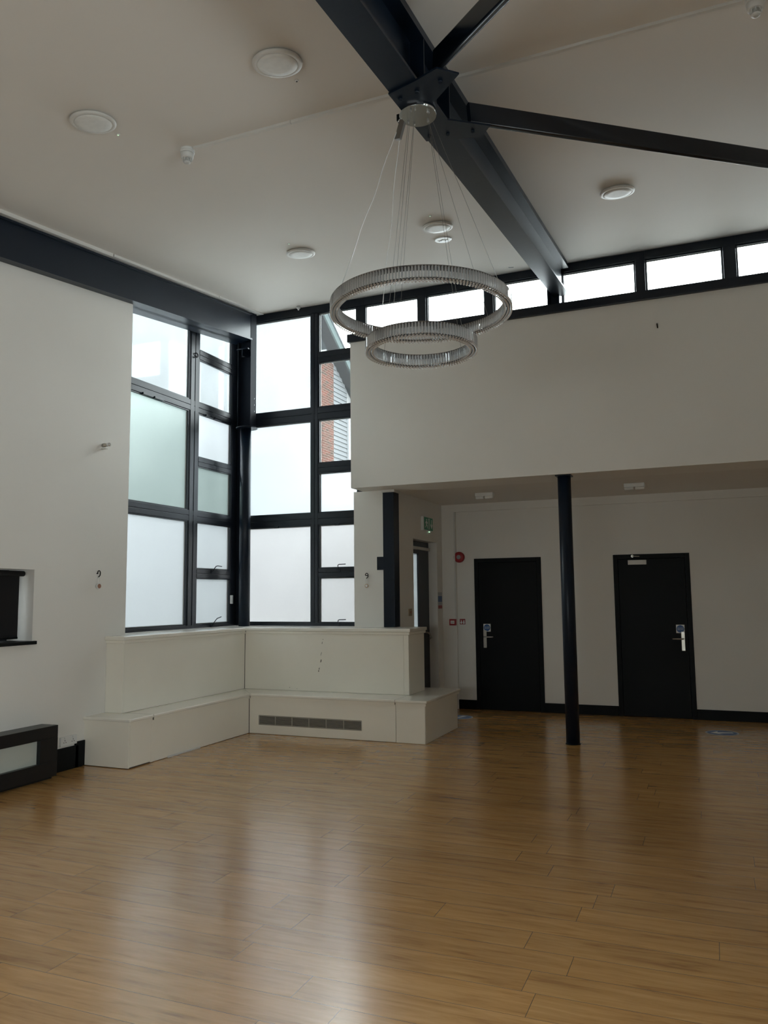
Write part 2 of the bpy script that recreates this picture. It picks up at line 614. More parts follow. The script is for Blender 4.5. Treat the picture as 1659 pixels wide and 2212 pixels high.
# exit side wall with deep door reveal
EX, EY0, EY1, EZ = -3.53, 9.50, 10.44, 2.285
b = MB()
b.box(EX - 0.25, EX, YB + 0.2, EY0, 0, ZS + 0.1)
b.box(-3.651, EX, 8.967, YB + 0.2, 0, ZS)
b.box(EX - 0.25, EX, EY1, YD, 0, ZS + 0.1)
b.box(EX - 0.25, EX, EY0, EY1, EZ, ZS + 0.1)
structure(b.build('wall_exit', WALL), 'side wall of the low bay holding the glazed exit door', 'wall')

# skirtings
b = MB()
for a, c in ((-3.33, D1[0] - 0.0), (D1[1], D2[0]), (D2[1], XR)):
    b.box(a, c, YD - 0.016, YD, 0, 0.125, bev=0.003)
structure(b.build('baseboard_back', SKIRT), 'black skirting along the door wall', 'skirting')
b = MB().box(XL, XL + 0.018, YN, 5.90, 0, 0.205, bev=0.003)
b.box(XL, XL + 0.018, 5.86, 5.985, 0, 0.235, bev=0.003)
structure(b.build('baseboard_left', SKIRT), 'tall black skirting stepping up along the left wall', 'skirting')

# white packing strips between left beam and ceiling
b = MB()
for a, c, t in ((YN, 6.05, 0.028), (6.07, 7.90, 0.020), (7.92, 8.95, 0.012)):
    b.box(XL + 0.0, XL + 0.13, a, c, -t - 0.006, 0.0, zs=cz)
structure(b.build('trim_2', TRUNK), 'white packing strips between the left beam and the ceiling', 'trim')

# cap on top of the deep upper wall
b = MB().box(-3.945, XR, 8.415, YB, 4.60, 4.70, bev=0.006)
structure(b.build('trim_3', FRAME), 'dark blue capping along the top of the upper wall', 'trim')


# ------------------------------------------------------------------ windows
def sash_x(fr, gk, y0, y1, z0, z1, X, topf=None):
    """inner bead of one light in the left window (plane x = X)"""
    w = 0.014
    zt = z1 if topf is None else topf
    fr.box(X - 0.03, X - 0.006, y0, y0 + w, z0, zt)
    fr.box(X - 0.03, X - 0.006, y1 - w, y1, z0, zt)
    fr.box(X - 0.03, X - 0.006, y0 + w, y1 - w, z0, z0 + w)
    fr.box(X - 0.03, X - 0.006, y0 + w, y1 - w, zt - w, zt)
    g = 0.007
    gk.box(X - 0.042, X - 0.03, y1 - w - g, y1 - w, z0 + w, zt - w)
    gk.box(X - 0.042, X - 0.03, y0 + w, y0 + w + g, z0 + w, zt - w)
    gk.box(X - 0.042, X - 0.03, y0 + w + g, y1 - w - g, z0 + w, z0 + w + g)


def sash_y(fr, gk, x0, x1, z0, z1, Y):
    w = 0.014
    fr.box(x0, x0 + w, Y + 0.006, Y + 0.03, z0, z1)
    fr.box(x1 - w, x1, Y + 0.006, Y + 0.03, z0, z1)
    fr.box(x0 + w, x1 - w, Y + 0.006, Y + 0.03, z0, z0 + w)
    fr.box(x0 + w, x1 - w, Y + 0.006, Y + 0.03, z1 - w, z1)
    g = 0.007
    gk.box(x0 + w, x0 + w + g, Y + 0.03, Y + 0.042, z0 + w, z1 - w)
    gk.box(x1 - w - g, x1 - w, Y + 0.03, Y + 0.042, z0 + w, z1 - w)
    gk.box(x0 + w + g, x1 - w - g, Y + 0.03, Y + 0.042, z1 - w - g, z1 - w)


XW = -5.86
w1 = thing('window_1', 'left corner window with tall frosted panes in dark frames', 'window', (XW, 7.75, 1.187), kind='structure')
fr, gk = MB(), MB()
ZT = 5.28
fr.box(XW - 0.07, XW, 6.44, 6.52, 1.187, ZT, bev=0.004)
fr.box(XW - 0.07, XW, 7.935, 8.125, 1.187, ZT, bev=0.004)
fr.box(XW - 0.07, XW, 8.865, 9.07, 1.187, ZT, bev=0.004)
fr.box(XW - 0.07, XW + 0.003, 6.52, 8.865, 1.187, 1.225, bev=0.004)
fr.box(XW - 0.07, XW, 6.44, 9.07, ZT, ZT + 0.12)
for z0, z1 in ((2.490, 2.620), (3.862, 3.995)):
    mid = (z0 + z1) / 2
    fr.box(XW - 0.07, XW + 0.004, 6.52, 8.865, z0, mid - 0.002, bev=0.004)
    fr.box(XW - 0.07, XW + 0.004, 6.52, 8.865, mid + 0.002, z1, bev=0.004)
    fr.box(XW - 0.07, XW - 0.004, 6.52, 8.865, mid - 0.002, mid + 0.002)
for z0, z1 in ((1.800, 1.905), (3.190, 3.300), (4.556, 4.672)):
    mid = (z0 + z1) / 2
    fr.box(XW - 0.07, XW + 0.003, 8.125, 8.865, z0, mid - 0.002, bev=0.004)
    fr.box(XW - 0.07, XW + 0.003, 8.125, 8.865, mid + 0.002, z1, bev=0.004)
    fr.box(XW - 0.07, XW - 0.004, 8.125, 8.865, mid - 0.002, mid + 0.002)
# mullion centre rebate
fr.box(XW, XW + 0.006, 7.95, 8.02, 1.225, ZT)
fr.box(XW, XW + 0.006, 8.04, 8.11, 1.225, ZT)
left_big = [(1.225, 2.490, G_LEFT_LOW, 'grey frosted lower pane'), (2.620, 3.862, G_LEFT_MID, 'pale green frosted middle pane'), (3.995, ZT, G_LEFT_TOP, 'bright top pane')]
left_nar = [(1.225, 1.800, G_LEFT_LOW), (1.905, 2.490, G_LEFT_LOW), (2.620, 3.190, G_LEFT_MID), (3.300, 3.862, G_LEFT_LOW), (3.995, 4.556, G_LEFT_TOP), (4.672, ZT, G_LEFT_TOP)]
for z0, z1, g, lab in left_big:
    sash_x(fr, gk, 6.52, 7.935, z0, z1, XW)
for z0, z1, g in left_nar:
    sash_x(fr, gk, 8.125, 8.865, z0, z1, XW)
fr.build('window_frame', FRAME, w1)
gk.build('glazing_gasket', GASKET, w1)
for z0, z1, g, lab in left_big:
    MB().box(XW - 0.046, XW - 0.040, 6.50, 7.945, z0 - 0.01, z1 + 0.01).build('glass_pane', g, w1)['label'] = lab
for z0, z1, g in left_nar:
    MB().box(XW - 0.046, XW - 0.040, 8.12, 8.875, z0 - 0.01, z1 + 0.01).build('glass_pane', g, w1)
for ya, yb_, zt in ((7.05, 7.42, 3.862), (8.26, 8.60, 3.862)):
    MB().box(XW - 0.004, XW + 0.02, ya, (ya + yb_) / 2 - 0.01, zt - 0.012, zt + 0.012, bev=0.003).build('trickle_vent', FRAME, w1)
    MB().box(XW - 0.004, XW + 0.02, (ya + yb_) / 2 + 0.02, yb_, zt - 0.012, zt + 0.012, bev=0.003).build('trickle_vent', FRAME, w1)
for zb, tilt in ((1.905, 0.0), (1.225, 0.04)):
    h = MB().tube([(XW + 0.005, 8.44, zb - 0.02), (XW + 0.035, 8.44, zb - 0.005), (XW + 0.04, 8.45, zb + 0.02), (XW + 0.045, 8.475, zb + 0.045), (XW + 0.045, 8.51, zb + 0.052 + tilt * 0.4), (XW + 0.045, 8.60, zb + 0.048 + tilt)], 0.006)
    h.box(XW, XW + 0.012, 8.42, 8.46, zb - 0.045, zb + 0.0, bev=0.003)
    h.build('casement_handle', FRAME, w1)
MB().box(XW, XW + 0.03, 8.862, 8.892, 1.475, 1.585, bev=0.004).build('contact_sensor', PLASTIC, w1)['label'] = 'white contact sensor'

MB().tube([(XW + 0.01, 8.02, 4.60), (XW + 0.03, 8.02, 4.60), (XW + 0.03, 8.045, 4.585), (XW + 0.03, 8.045, 4.555), (XW + 0.03, 8.02, 4.545), (XW + 0.03, 8.005, 4.56)], 0.007, 8).build('cord_hook', BLACK, w1)

w2 = thing('window_2', 'back corner window beside the round column, partly clear glazing', 'window', (-4.8, YB, 1.187), kind='structure')
fr, gk = MB(), MB()
Y = YB
HB, HT = 5.27, 5.37
fr.box(-5.86, -5.72, Y, Y + 0.07, 1.187, HT, bev=0.004)
fr.box(-4.736, -4.63, Y, Y + 0.07, 1.187, HB, bev=0.004)
fr.box(-4.728, -4.688, Y - 0.006, Y, 1.226, HB)
fr.box(-4.678, -4.638, Y - 0.006, Y, 1.226, HB)
fr.box(-4.078, -3.967, Y, Y + 0.07, 1.187, HB, bev=0.004)
fr.box(-5.72, -4.078, Y - 0.003, Y + 0.07, 1.187, 1.226, bev=0.004)
fr.box(-5.72, -3.967, Y - 0.02, Y + 0.07, HB, HT, bev=0.004)
for z0, z1 in ((2.472, 2.621), (3.840, 4.000)):
    mid = (z0 + z1) / 2
    fr.box(-5.72, -4.078, Y - 0.004, Y + 0.07, z0, mid - 0.002, bev=0.004)
    fr.box(-5.72, -4.078, Y - 0.004, Y + 0.07, mid + 0.002, z1, bev=0.004)
    fr.box(-5.72, -4.078, Y + 0.004, Y + 0.07, mid - 0.002, mid + 0.002)
for z0, z1 in ((1.802, 1.912), (3.144, 3.264), (4.605, 4.728)):
    mid = (z0 + z1) / 2
    fr.box(-4.63, -4.078, Y - 0.003, Y + 0.07, z0, mid - 0.002, bev=0.004)
    fr.box(-4.63, -4.078, Y - 0.003, Y + 0.07, mid + 0.002, z1, bev=0.004)
    fr.box(-4.63, -4.078, Y + 0.004, Y + 0.07, mid - 0.002, mid + 0.002)
rb = [(1.226, 2.472, G_R_LOW, 'silver frosted lower pane'), (2.621, 3.840, G_R_MID, 'white frosted middle pane'), (4.000, HB, G_R_TOP, 'brightest top pane')]
rn = [(1.226, 1.802, G_R_LOW), (1.912, 2.472, G_R_LOW), (2.621, 3.144, G_R_MID), (3.264, 3.840, G_CLEAR), (4.000, 4.605, G_CLEAR), (4.728, HB, G_CLEAR)]
for z0, z1, g, lab in rb:
    sash_y(fr, gk, -5.72, -4.736, z0, z1, Y)
for z0, z1, g in rn:
    sash_y(fr, gk, -4.63, -4.078, z0, z1, Y)
fr.build('window_frame', FRAME, w2)
gk.build('glazing_gasket', GASKET, w2)
for z0, z1, g, lab in rb:
    MB().box(-5.73, -4.73, Y + 0.040, Y + 0.046, z0 - 0.01, z1 + 0.01).build('glass_pane', g, w2)['label'] = lab
for z0, z1, g in rn:
    p = MB().box(-4.635, -4.07, Y + 0.040, Y + 0.046, z0 - 0.01, z1 + 0.01).build('glass_pane', g, w2)
    if g is G_CLEAR:
        p['label'] = 'clear pane'
for zb in (1.912, 1.226):
    h = MB().tube([(-4.335, Y - 0.005, zb - 0.02), (-4.335, Y - 0.035, zb - 0.005), (-4.338, Y - 0.04, zb + 0.02), (-4.335, Y - 0.045, zb + 0.034), (-4.322, Y - 0.045, zb + 0.042), (-4.23, Y - 0.045, zb + 0.044)], 0.006)
    h.box(-4.352, -4.318, Y - 0.012, Y, zb - 0.045, zb + 0.0, bev=0.003)
    h.build('casement_handle', FRAME, w2)
for x, z in ((-4.36, 2.472), (-4.36, 3.144), (-5.24, 2.472)):
    MB().box(x - 0.03, x + 0.03, Y - 0.02, Y, z - 0.022, z + 0.004, bev=0.003).build('restrictor_catch', FRAME, w2)

# high strip windows
posts = [(-3.967 - 0.111, -3.967), (-3.237, -3.127), (-2.380, -2.272), (-1.608, -1.459), (-0.639, -0.536), (0.266, 0.393), (1.19, 1.31), (2.10, 2.22), (XR, XR + 0.1)]
clabs = ['first strip window right of the tall corner window, behind the large crystal ring', 'second strip window from the corner window, behind the large crystal ring',
         'strip window showing through the right of the large crystal ring', 'strip window just left of where the roof beam ends', 'strip window just right of where the roof beam ends',
         'second strip window right of the roof beam', 'third strip window right of the roof beam, cut by the picture edge', 'last strip window beside the right wall']
for i in range(len(posts) - 1):
    a, c = posts[i][1], posts[i + 1][0]
    w = thing('window_%d' % (i + 3), clabs[i], 'window', ((a + c) / 2, YB, 4.70), kind='structure')
    fr, gk = MB(), MB()
    fr.box(a, posts[i + 1][1], Y - 0.02, Y + 0.07, HB, HT, bev=0.004)
    fr.box(a, c, Y, Y + 0.07, 4.70, 4.80, bev=0.004)
    if i < len(posts) - 2:
        fr.box(c, posts[i + 1][1], Y - 0.03, Y + 0.07, 4.70, HB, bev=0.004)
    sash_y(fr, gk, a, c, 4.80, HB, Y)
    fr.build('window_frame', FRAME, w)
    gk.build('glazing_gasket', GASKET, w)
    MB().box(a, c, Y + 0.040, Y + 0.046, 4.79, HB + 0.01).build('glass_pane', G_CLEAR, w)

# small left window: pane far out, reveal, sill and blind
w = thing('window_11', 'small left wall window hidden behind a black blind', 'window', (XL - 0.3, 4.7, sz0), kind='structure')
fr = MB()
fx = XL - 0.30
fr.box(fx - 0.04, fx, sy0, sy0 + 0.05, sz0, sz1)
fr.box(fx - 0.04, fx, sy1 - 0.05, sy1, sz0, sz1)
fr.box(fx - 0.04, fx, sy0 + 0.05, sy1 - 0.05, sz0, sz0 + 0.05)
fr.box(fx - 0.04, fx, sy0 + 0.05, sy1 - 0.05, sz1 - 0.05, sz1)
fr.build('window_frame', FRAME, w)
MB().box(fx - 0.025, fx - 0.019, sy0 + 0.04, sy1 - 0.04, sz0 + 0.04, sz1 - 0.04).build('glass_pane', G_LEFT_LOW, w)
MB().box(XL - 0.26, XL + 0.03, sy0 - 0.03, sy1 + 0.03, sz0 - 0.028, sz0 + 0.002, bev=0.004).build('window_sill', BLACK, w)['label'] = 'black window sill'
bl = thing('roller_blind', 'black roller blind pulled down in the small left wall window', 'blind', (XL - 0.12, 4.7, sz0 + 0.02))
MB().box(XL - 0.122, XL - 0.118, sy0 + 0.03, 5.265, sz0 + 0.035, sz1 - 0.02).build('blind_fabric', BLIND, bl)
MB().lathe((XL - 0.11, sy0 + 0.01, sz1 - 0.035), (0, 1, 0), [(0.024, 0), (0.024, 5.30 - sy0 - 0.01)], 16).build('roller_tube', BLIND, bl)
MB().box(XL - 0.128, XL - 0.112, sy0 + 0.03, 5.265, sz0 + 0.022, sz0 + 0.040, bev=0.003).build('bottom_bar', BLACK, bl)

w = thing('window_13', 'added dark framed window in the right wall beyond the picture, for fill light', 'window', (XR, 2.5, RW[2]), kind='structure')  # out-of-view window added to lift the room's light level
fr = MB()
for k in range(6):
    y = RW[0] + (RW[1] - RW[0]) * k / 5
    fr.box(XR + 0.03, XR + 0.10, y - 0.05 if k else y, y + 0.05 if k < 5 else y, RW[2], RW[3])
fr.box(XR + 0.03, XR + 0.10, RW[0], RW[1], RW[2], RW[2] + 0.06)
fr.box(XR + 0.03, XR + 0.10, RW[0], RW[1], RW[3] - 0.06, RW[3])
fr.build('window_frame', FRAME, w)
for k in range(5):
    y = RW[0] + (RW[1] - RW[0]) * k / 5
    y2 = RW[0] + (RW[1] - RW[0]) * (k + 1) / 5
    MB().box(XR + 0.064, XR + 0.07, y + 0.04, y2 - 0.04, RW[2] + 0.05, RW[3] - 0.05).build('glass_pane', G_CLEAR, w)
portal('daylight_portal', (XR + 0.3, (RW[0] + RW[1]) / 2, (RW[2] + RW[3]) / 2), (0, math.pi / 2, 0), RW[3] - RW[2] + 0.3, RW[1] - RW[0] + 0.3)
w = thing('window_12', 'added dark framed window in the wall behind the viewer, for fill light', 'window', (-1.3, YN, FW[2]), kind='structure')  # out-of-view window added as fill from the near end
fr = MB()
nf = 4
for k in range(nf + 1):
    x = FW[0] + (FW[1] - FW[0]) * k / nf
    fr.box(x - 0.05 if k else x, x + 0.05 if k < nf else x, YN - 0.10, YN - 0.03, FW[2], FW[3])
fr.box(FW[0], FW[1], YN - 0.10, YN - 0.03, FW[2], FW[2] + 0.06)
fr.box(FW[0], FW[1], YN - 0.10, YN - 0.03, FW[3] - 0.06, FW[3])
fr.build('window_frame', FRAME, w)
for k in range(nf):
    x = FW[0] + (FW[1] - FW[0]) * k / nf
    x2 = FW[0] + (FW[1] - FW[0]) * (k + 1) / nf
    MB().box(x + 0.04, x2 - 0.04, YN - 0.07, YN - 0.064, FW[2] + 0.05, FW[3] - 0.05).build('glass_pane', G_CLEAR, w)
portal('daylight_portal', ((FW[0] + FW[1]) / 2, YN - 0.3, (FW[2] + FW[3]) / 2), (math.pi / 2, 0, 0), FW[1] - FW[0] + 0.3, FW[3] - FW[2] + 0.3)

# portals guiding the sky light in
portal('daylight_portal', (XW - 0.3, 7.75, 3.2), (0, -math.pi / 2, 0), 4.2, 2.8)
portal('daylight_portal', (-4.9, YB + 0.3, 3.2), (-math.pi / 2, 0, 0), 2.0, 4.4)
portal('daylight_portal', (-0.7, YB + 0.3, 5.0), (-math.pi / 2, 0, 0), 6.8, 0.8)


# ------------------------------------------------------------------ doors
def sign_disc(parent, xc, zc, yf):
    MB().box(xc - 0.05, xc + 0.05, yf - 0.003, yf, zc - 0.052, zc + 0.052).build('door_sign', WHITE, parent)
    sg = [o for o in parent.children if o.name.startswith('door_sign')][-1]
    sg['label'] = 'blue disc notice on white square'
    MB().lathe((xc, yf - 0.003, zc), (0, -1, 0), [(0.046, 0), (0.046, 0.001)], 32).build('sign_disc', BLUE, sg)
    text('sign_text', 'FIRE DOOR', 0.0145, (xc, yf - 0.0046, zc + 0.009), (math.pi / 2, 0, 0), WHITE, sg)
    text('sign_text', 'KEEP SHUT', 0.0145, (xc, yf - 0.0046, zc - 0.009), (math.pi / 2, 0, 0), WHITE, sg)


def door(name, label, xr, side, closer):
    x0, x1 = xr
    t = thing(name, label, 'door', ((x0 + x1) / 2, YD, 0), kind='structure')
    f = MB()
    f.box(x0, x0 + 0.058, YD - 0.012, YD + 0.12, 0, DH, bev=0.003)
    f.box(x1 - 0.058, x1, YD - 0.012, YD + 0.12, 0, DH, bev=0.003)
    f.box(x0 + 0.058, x1 - 0.058, YD - 0.012, YD + 0.12, DH - 0.058, DH, bev=0.003)
    f.build('door_frame', BLACK, t)
    ly = YD - 0.004
    MB().box(x0 + 0.061, x1 - 0.061, ly, ly + 0.045, 0.006, DH - 0.061, bev=0.003).build('door_leaf', BLACK, t)
    if side == 'L':
        hx, d = x0 + 0.135, 1
        sc = x0 + 0.165
    else:
        hx, d = x1 - 0.120, -1
        sc = x1 - 0.148
    zp = 0.835
    hp = MB().box(hx - 0.022, hx + 0.022, ly - 0.010, ly, zp, 1.075, bev=0.004)
    pl = hp.build('handle_plate', SATIN, t)
    zl = 0.985
    MB().tube([(hx, ly - 0.008, zl), (hx, ly - 0.045, zl), (hx + d * 0.012, ly - 0.055, zl), (hx + d * 0.115, ly - 0.055, zl), (hx + d * 0.122, ly - 0.045, zl)], 0.0095, 10).build('door_handle', SATIN, pl)
    MB().lathe((hx, ly - 0.010, zl - 0.09), (0, -1, 0), [(0.010, 0), (0.010, 0.004)], 16).build('keyhole', SATIN, pl)
    sign_disc(t, sc, 1.108, ly)
    if closer:
        MB().box(-1.012, -0.785, ly - 0.045, ly, 1.925, 1.985, bev=0.006).build('door_closer', RIM, t)['label'] = 'white closer box on dark door'
        c = MB().tube([(-0.955, YD - 0.02, 2.035), (-0.955, YD - 0.055, 2.035), (-0.865, YD - 0.06, 2.028)], 0.006)
        c.lathe((-0.955, YD - 0.012, 2.035), (0, -1, 0), [(0.017, 0), (0.017, 0.03)], 14)
        c.build('closer_arm', SATIN, t)
    return t


door('door_1', 'black flush door left of the round column', D1, 'L', False)
door('door_2', 'black flush door right of the round column with closer at top', D2, 'R', True)

t = thing('door_3', 'narrow glazed black exit door seen side on in a deep white reveal', 'door', (-3.66, 9.97, 0), kind='structure')
dx = -3.655
f = MB()
f.box(dx - 0.06, dx, EY0, EY0 + 0.07, 0, EZ, bev=0.003)
f.box(dx - 0.06, dx, EY1 - 0.06, EY1, 0, EZ, bev=0.003)
f.box(dx - 0.06, dx, EY0 + 0.07, EY1 - 0.06, EZ - 0.07, EZ, bev=0.003)
f.build('door_frame', FRAME, t)
f = MB()
f.box(dx - 0.045, dx + 0.004, EY1 - 0.42, EY1 - 0.062, 0.01, EZ - 0.075, bev=0.003)
f.box(dx - 0.045, dx + 0.004, EY0 + 0.072, EY0 + 0.17, 0.01, EZ - 0.075, bev=0.003)
f.box(dx - 0.045, dx + 0.004, EY0 + 0.17, EY1 - 0.42, 0.01, 0.2, bev=0.003)
f.box(dx - 0.045, dx + 0.004, EY0 + 0.17, EY1 - 0.42, 2.12, EZ - 0.075, bev=0.003)
f.build('door_leaf', FRAME, t)
MB().box(dx - 0.025, dx - 0.018, EY0 + 0.165, EY1 - 0.415, 0.19, 2.13).build('glass_pane', G_LEFT_TOP, t)
MB().box(dx, dx + 0.05, EY0 + 0.1, EY1 - 0.07, 2.165, 2.205, bev=0.005).build('door_closer', SATIN, t)
MB().tube([(dx, 10.25, 1.06), (dx + 0.05, 10.25, 1.055), (dx + 0.06, 10.27, 1.04), (dx + 0.062, 10.35, 0.985), (dx + 0.03, 10.37, 0.97)], 0.011, 10).build('door_handle', SATIN, t)

# ------------------------------------------------------------------ steelwork
# main roof beam: an I section sloping with the ceiling
BX = -1.45
b = MB()
ye = 8.90
b.box(BX - 0.09, BX + 0.09, YN, ye, -0.078, -0.060, zs=cz)
b.box(BX - 0.006, BX + 0.006, YN, ye, -0.382, -0.078, zs=cz)
b.box(BX - 0.09, BX + 0.09, YN, ye, -0.400, -0.382, zs=cz)
b.box(BX - 0.075, BX + 0.075, YN, ye, -0.060, 0.0, zs=cz)
mb_ = b.build('roof_beam', STEEL)
tag(mb_, 'long dark blue steel beam sloping under the ceiling towards the strip windows', 'beam')
# post receiving the beam
b = MB()
b.box(-1.608, -1.590, 8.86, YB - 0.031, 4.705, 5.36)
b.box(-1.478, -1.459, 8.80, YB - 0.031, 4.705, 5.365)
b.box(-1.590, -1.478, 8.955, 8.967, 4.705, 5.36)
tag(b.build('beam_post', STEEL), 'short dark steel post where the roof beam meets the strip windows', 'post')

# gusset plates at the crossing
hubY = 4.18
t = thing('bracing_gusset', 'dark steel gusset plates bolted under the roof beam at the chandelier', 'bracket', (BX, hubY, cz(hubY) - 0.42))


def slab(pts, off0, off1):
    m = MB()
    n = len(pts)
    vs = [(x, y, cz(y) + off0) for x, y in pts] + [(x, y, cz(y) + off1) for x, y in pts]
    m.add(vs, [tuple(range(n))[::-1], tuple(range(n, 2 * n))] + [(i, (i + 1) % n, n + (i + 1) % n, n + i) for i in range(n)])
    return m


slab([(-1.545, 3.86), (-1.36, 3.80), (-1.22, 3.74), (-1.13, 3.85), (-1.34, 4.06), (-1.34, 4.30), (-1.13, 4.50), (-1.22, 4.62), (-1.36, 4.56), (-1.545, 4.50)], -0.412, -0.401).build('gusset_plate', STEEL, t)
for yy in (3.95, 4.42):
    MB().box(BX + 0.008, BX + 0.088, yy - 0.005, yy + 0.005, -0.381, -0.08, zs=cz).build('stiffener_plate', STEEL, t)
for x, y in ((-1.50, 3.93), (-1.50, 4.43), (-1.39, 3.9), (-1.39, 4.46), (-1.24, 3.86), (-1.24, 4.5)):
    MB().lathe((x, y, cz(y) - 0.412), (0, 0, -1), [(0.013, 0), (0.013, 0.012)], 6).build('bolt', STEEL, t)


def strut(name, label, p, q):
    """closed section bracing member between plan points, hung just below the ceiling"""
    p = Vector((p[0], p[1], cz(p[1]) - 0.322))
    q = Vector((q[0], q[1], cz(q[1]) - 0.322))
    d = (q - p).normalized()
    side = d.cross(Vector((0, 0, 1))).normalized()
    up = side.cross(d).normalized()
    hw, hh, c = 0.020, 0.066, 0.013
    sec = []
    for cx_, cy_, a0 in ((-hw + c, -hh + c, math.pi), (hw - c, -hh + c, 1.5 * math.pi), (hw - c, hh - c, 0), (-hw + c, hh - c, 0.5 * math.pi)):
        for k in range(6):
            a = a0 + 0.5 * math.pi * k / 5
            sec.append((cx_ + c * math.cos(a), cy_ + c * math.sin(a)))
    m = MB()
    m.prism([p + side * a + up * e for a, e in sec], q - p)
    m.sm = [len(f) == 4 for f in m.f]
    o = m.build(name, STRUTM)
    tag(o, label, 'beam')
    return o


strut('bracing_strut', 'dark steel bracing strut running right from the gusset towards the picture edge', (-1.25, 4.45), (XR - 0.06, 4.45 + (XR - 0.06 + 1.25) * 0.97))
strut('bracing_strut', 'dark steel bracing strut running up and right from the gusset overhead', (-1.25, 3.82), (XR - 0.06, 3.82 - (XR - 0.06 + 1.25) * 0.87))

# left wall beam
b = MB()
lx0, lx1 = -5.66, -5.46
ye = 8.72
b.box(lx0, lx1, YN, ye, -0.062, -0.045, zs=cz)
b.box(-5.50, -5.49, YN, ye, -0.385, -0.062, zs=cz)
b.box(lx0, lx1, YN, ye, -0.405, -0.385, zs=cz)
b.box(lx0 - 0.14, -5.60, JY - 0.02, 8.84, -0.405, -0.02, zs=cz)
tag(b.build('wall_beam', STEEL), 'dark blue steel beam along the top of the left wall', 'beam')

# corner column, round below and H section above
t = thing('corner_column', 'dark steel corner column, round below and H section above', 'column', (-5.62, 8.83, 1.187))
MB().lathe((-5.62, 8.83, 1.187), (0, 0, 1), [(0.073, 0), (0.073, 2.585)], 40).build('round_shaft', STEEL, t)
MB().lathe((-5.60, 8.825, 3.772), (0, 0, 1), [(0.140, 0), (0.140, 0.016)], 40).build('cap_plate', STEEL, t)
h = MB()
h.box(-5.705, -5.695, 8.752, 8.89, 3.788, 5.34)
h.box(-5.695, -5.512, 8.816, 8.826, 3.788, 5.34)
bm_h = h
# right flange with three bolt holes: built from strips round square-ish octagon holes
fy0, fy1, fx0_, fx1_ = 8.752, 8.890, -5.512, -5.502
holes = [(4.005), (4.09), (4.175)]
zz = 3.788
hc, hr = 8.860, 0.012
for hz in holes:
    bm_h.box(fx0_, fx1_, fy0, fy1, zz, hz - hr)
    bm_h.box(fx0_, fx1_, fy0, hc - hr, hz - hr, hz + hr)
    bm_h.box(fx0_, fx1_, hc + hr, fy1, hz - hr, hz + hr)
    zz = hz + hr
bm_h.box(fx0_, fx1_, fy0, fy1, zz, 5.365)
bm_h.build('h_section_shaft', mat('matt_navy_steel', (0.006, 0.0095, 0.0165), 0.65, spec=0.12, noise=0.15, nscale=5), t)
h = MB().box(-5.690, -5.515, 8.70, 8.815, 4.815, 4.829)
h.box(-5.690, -5.515, 8.80, 8.815, 4.74, 4.815)
h.box(-5.61, -5.598, 8.70, 8.80, 4.74, 4.815)
h.build('seat_bracket', STEEL, t)

# black post standing on the ledge beside the pier
t = thing('steel_post', 'square black steel post between white pier and exit wall', 'post', (-3.58, 8.85, 1.18))
MB().box(-3.650, -3.507, 8.785, 8.955, 1.187, 2.80, bev=0.004).build('post_shaft', STEEL, t)
MB().box(-3.660, -3.495, 8.775, 8.965, 2.80, 2.83).build('head_plate', RIM, t)
pl = MB().box(-3.733, -3.650, 8.787, 8.80, 1.867, 2.025, bev=0.002).build('side_plate', STEEL, t)
for z in (1.90, 1.99):
    MB().lathe((-3.705, 8.787, z), (0, -1, 0), [(0.010, 0), (0.008, 0.006)], 12).build('bolt', STEEL, pl)

# freestanding round column
t = thing('round_column', 'slim round dark steel column standing between the two black doors', 'column', (-1.437, 8.572, 0))
MB().lathe((-1.437, 8.572, 0), (0, 0, 1), [(0.070, 0), (0.070, 2.822)], 40).build('column_shaft', STEEL, t)
MB().box(-1.52, -1.355, 8.49, 8.655, 2.818, 2.83).build('head_plate', STEEL, t)
MB().lathe((-1.437, 8.572, 0), (0, 0, 1), [(0.077, 0), (0.077, 0.008), (0.071, 0.010)], 40).build('base_ring', BLACK, t)

# ------------------------------------------------------------------ built-in window seat
g = 0.0025
SX, SY, SR, SB = -5.03, 8.03, -2.875, 9.22   # left run face, right run face, right end, back of right end
t = thing('corner_bench', 'low L-shaped cream boxed bench around the corner', 'bench', (-4.5, 7.6, 0))
c = MB()
c.box(XL, SX - 0.014, 5.994, 8.78, 0, 0.405)
c.box(SX - 0.014, SR - 0.014, SY + 0.014, 8.7, 0, 0.405)
c.box(-3.5, SR - 0.014, 8.7, SB - 0.06, 0, 0.405)
c.build('carcass', GAP, t)
MB().box(XL + 0.002, SX - 0.0, 5.980, 5.994, 0.006, 0.405, bev=0.0015).build('end_panel', JOIN, t)
MB().box(SX - 0.014, SX, 5.994 + g, 6.295 - g, 0.012, 0.405, bev=0.0015).build('front_panel', JOIN, t)
MB().box(SX - 0.016, SX - 0.001, 6.295, SY - 0.004, 0.004, 0.405, bev=0.0015).build('front_panel', JOIN, t)
gx0, gx1, gz0, gz1 = -4.90, -3.61, 0.105, 0.208
m = MB()
m.box(SX + 0.004, gx0, SY, SY + 0.014, 0.004, 0.405)
m.box(gx1, -3.208 - g, SY, SY + 0.014, 0.004, 0.405)
m.box(gx0, gx1, SY, SY + 0.014, 0.004, gz0)
m.box(gx0, gx1, SY, SY + 0.014, gz1, 0.405)
m.build('front_panel', JOIN, t)
MB().box(-3.208 + g, SR - 0.002, SY - 0.001, SY + 0.013, 0.002, 0.405, bev=0.0015).build('front_panel', JOIN, t)
MB().box(SR - 0.014, SR, SY + 0.014, SB - 0.055, 0.002, 0.405, bev=0.0015).build('end_panel', JOIN, t)
m = MB()
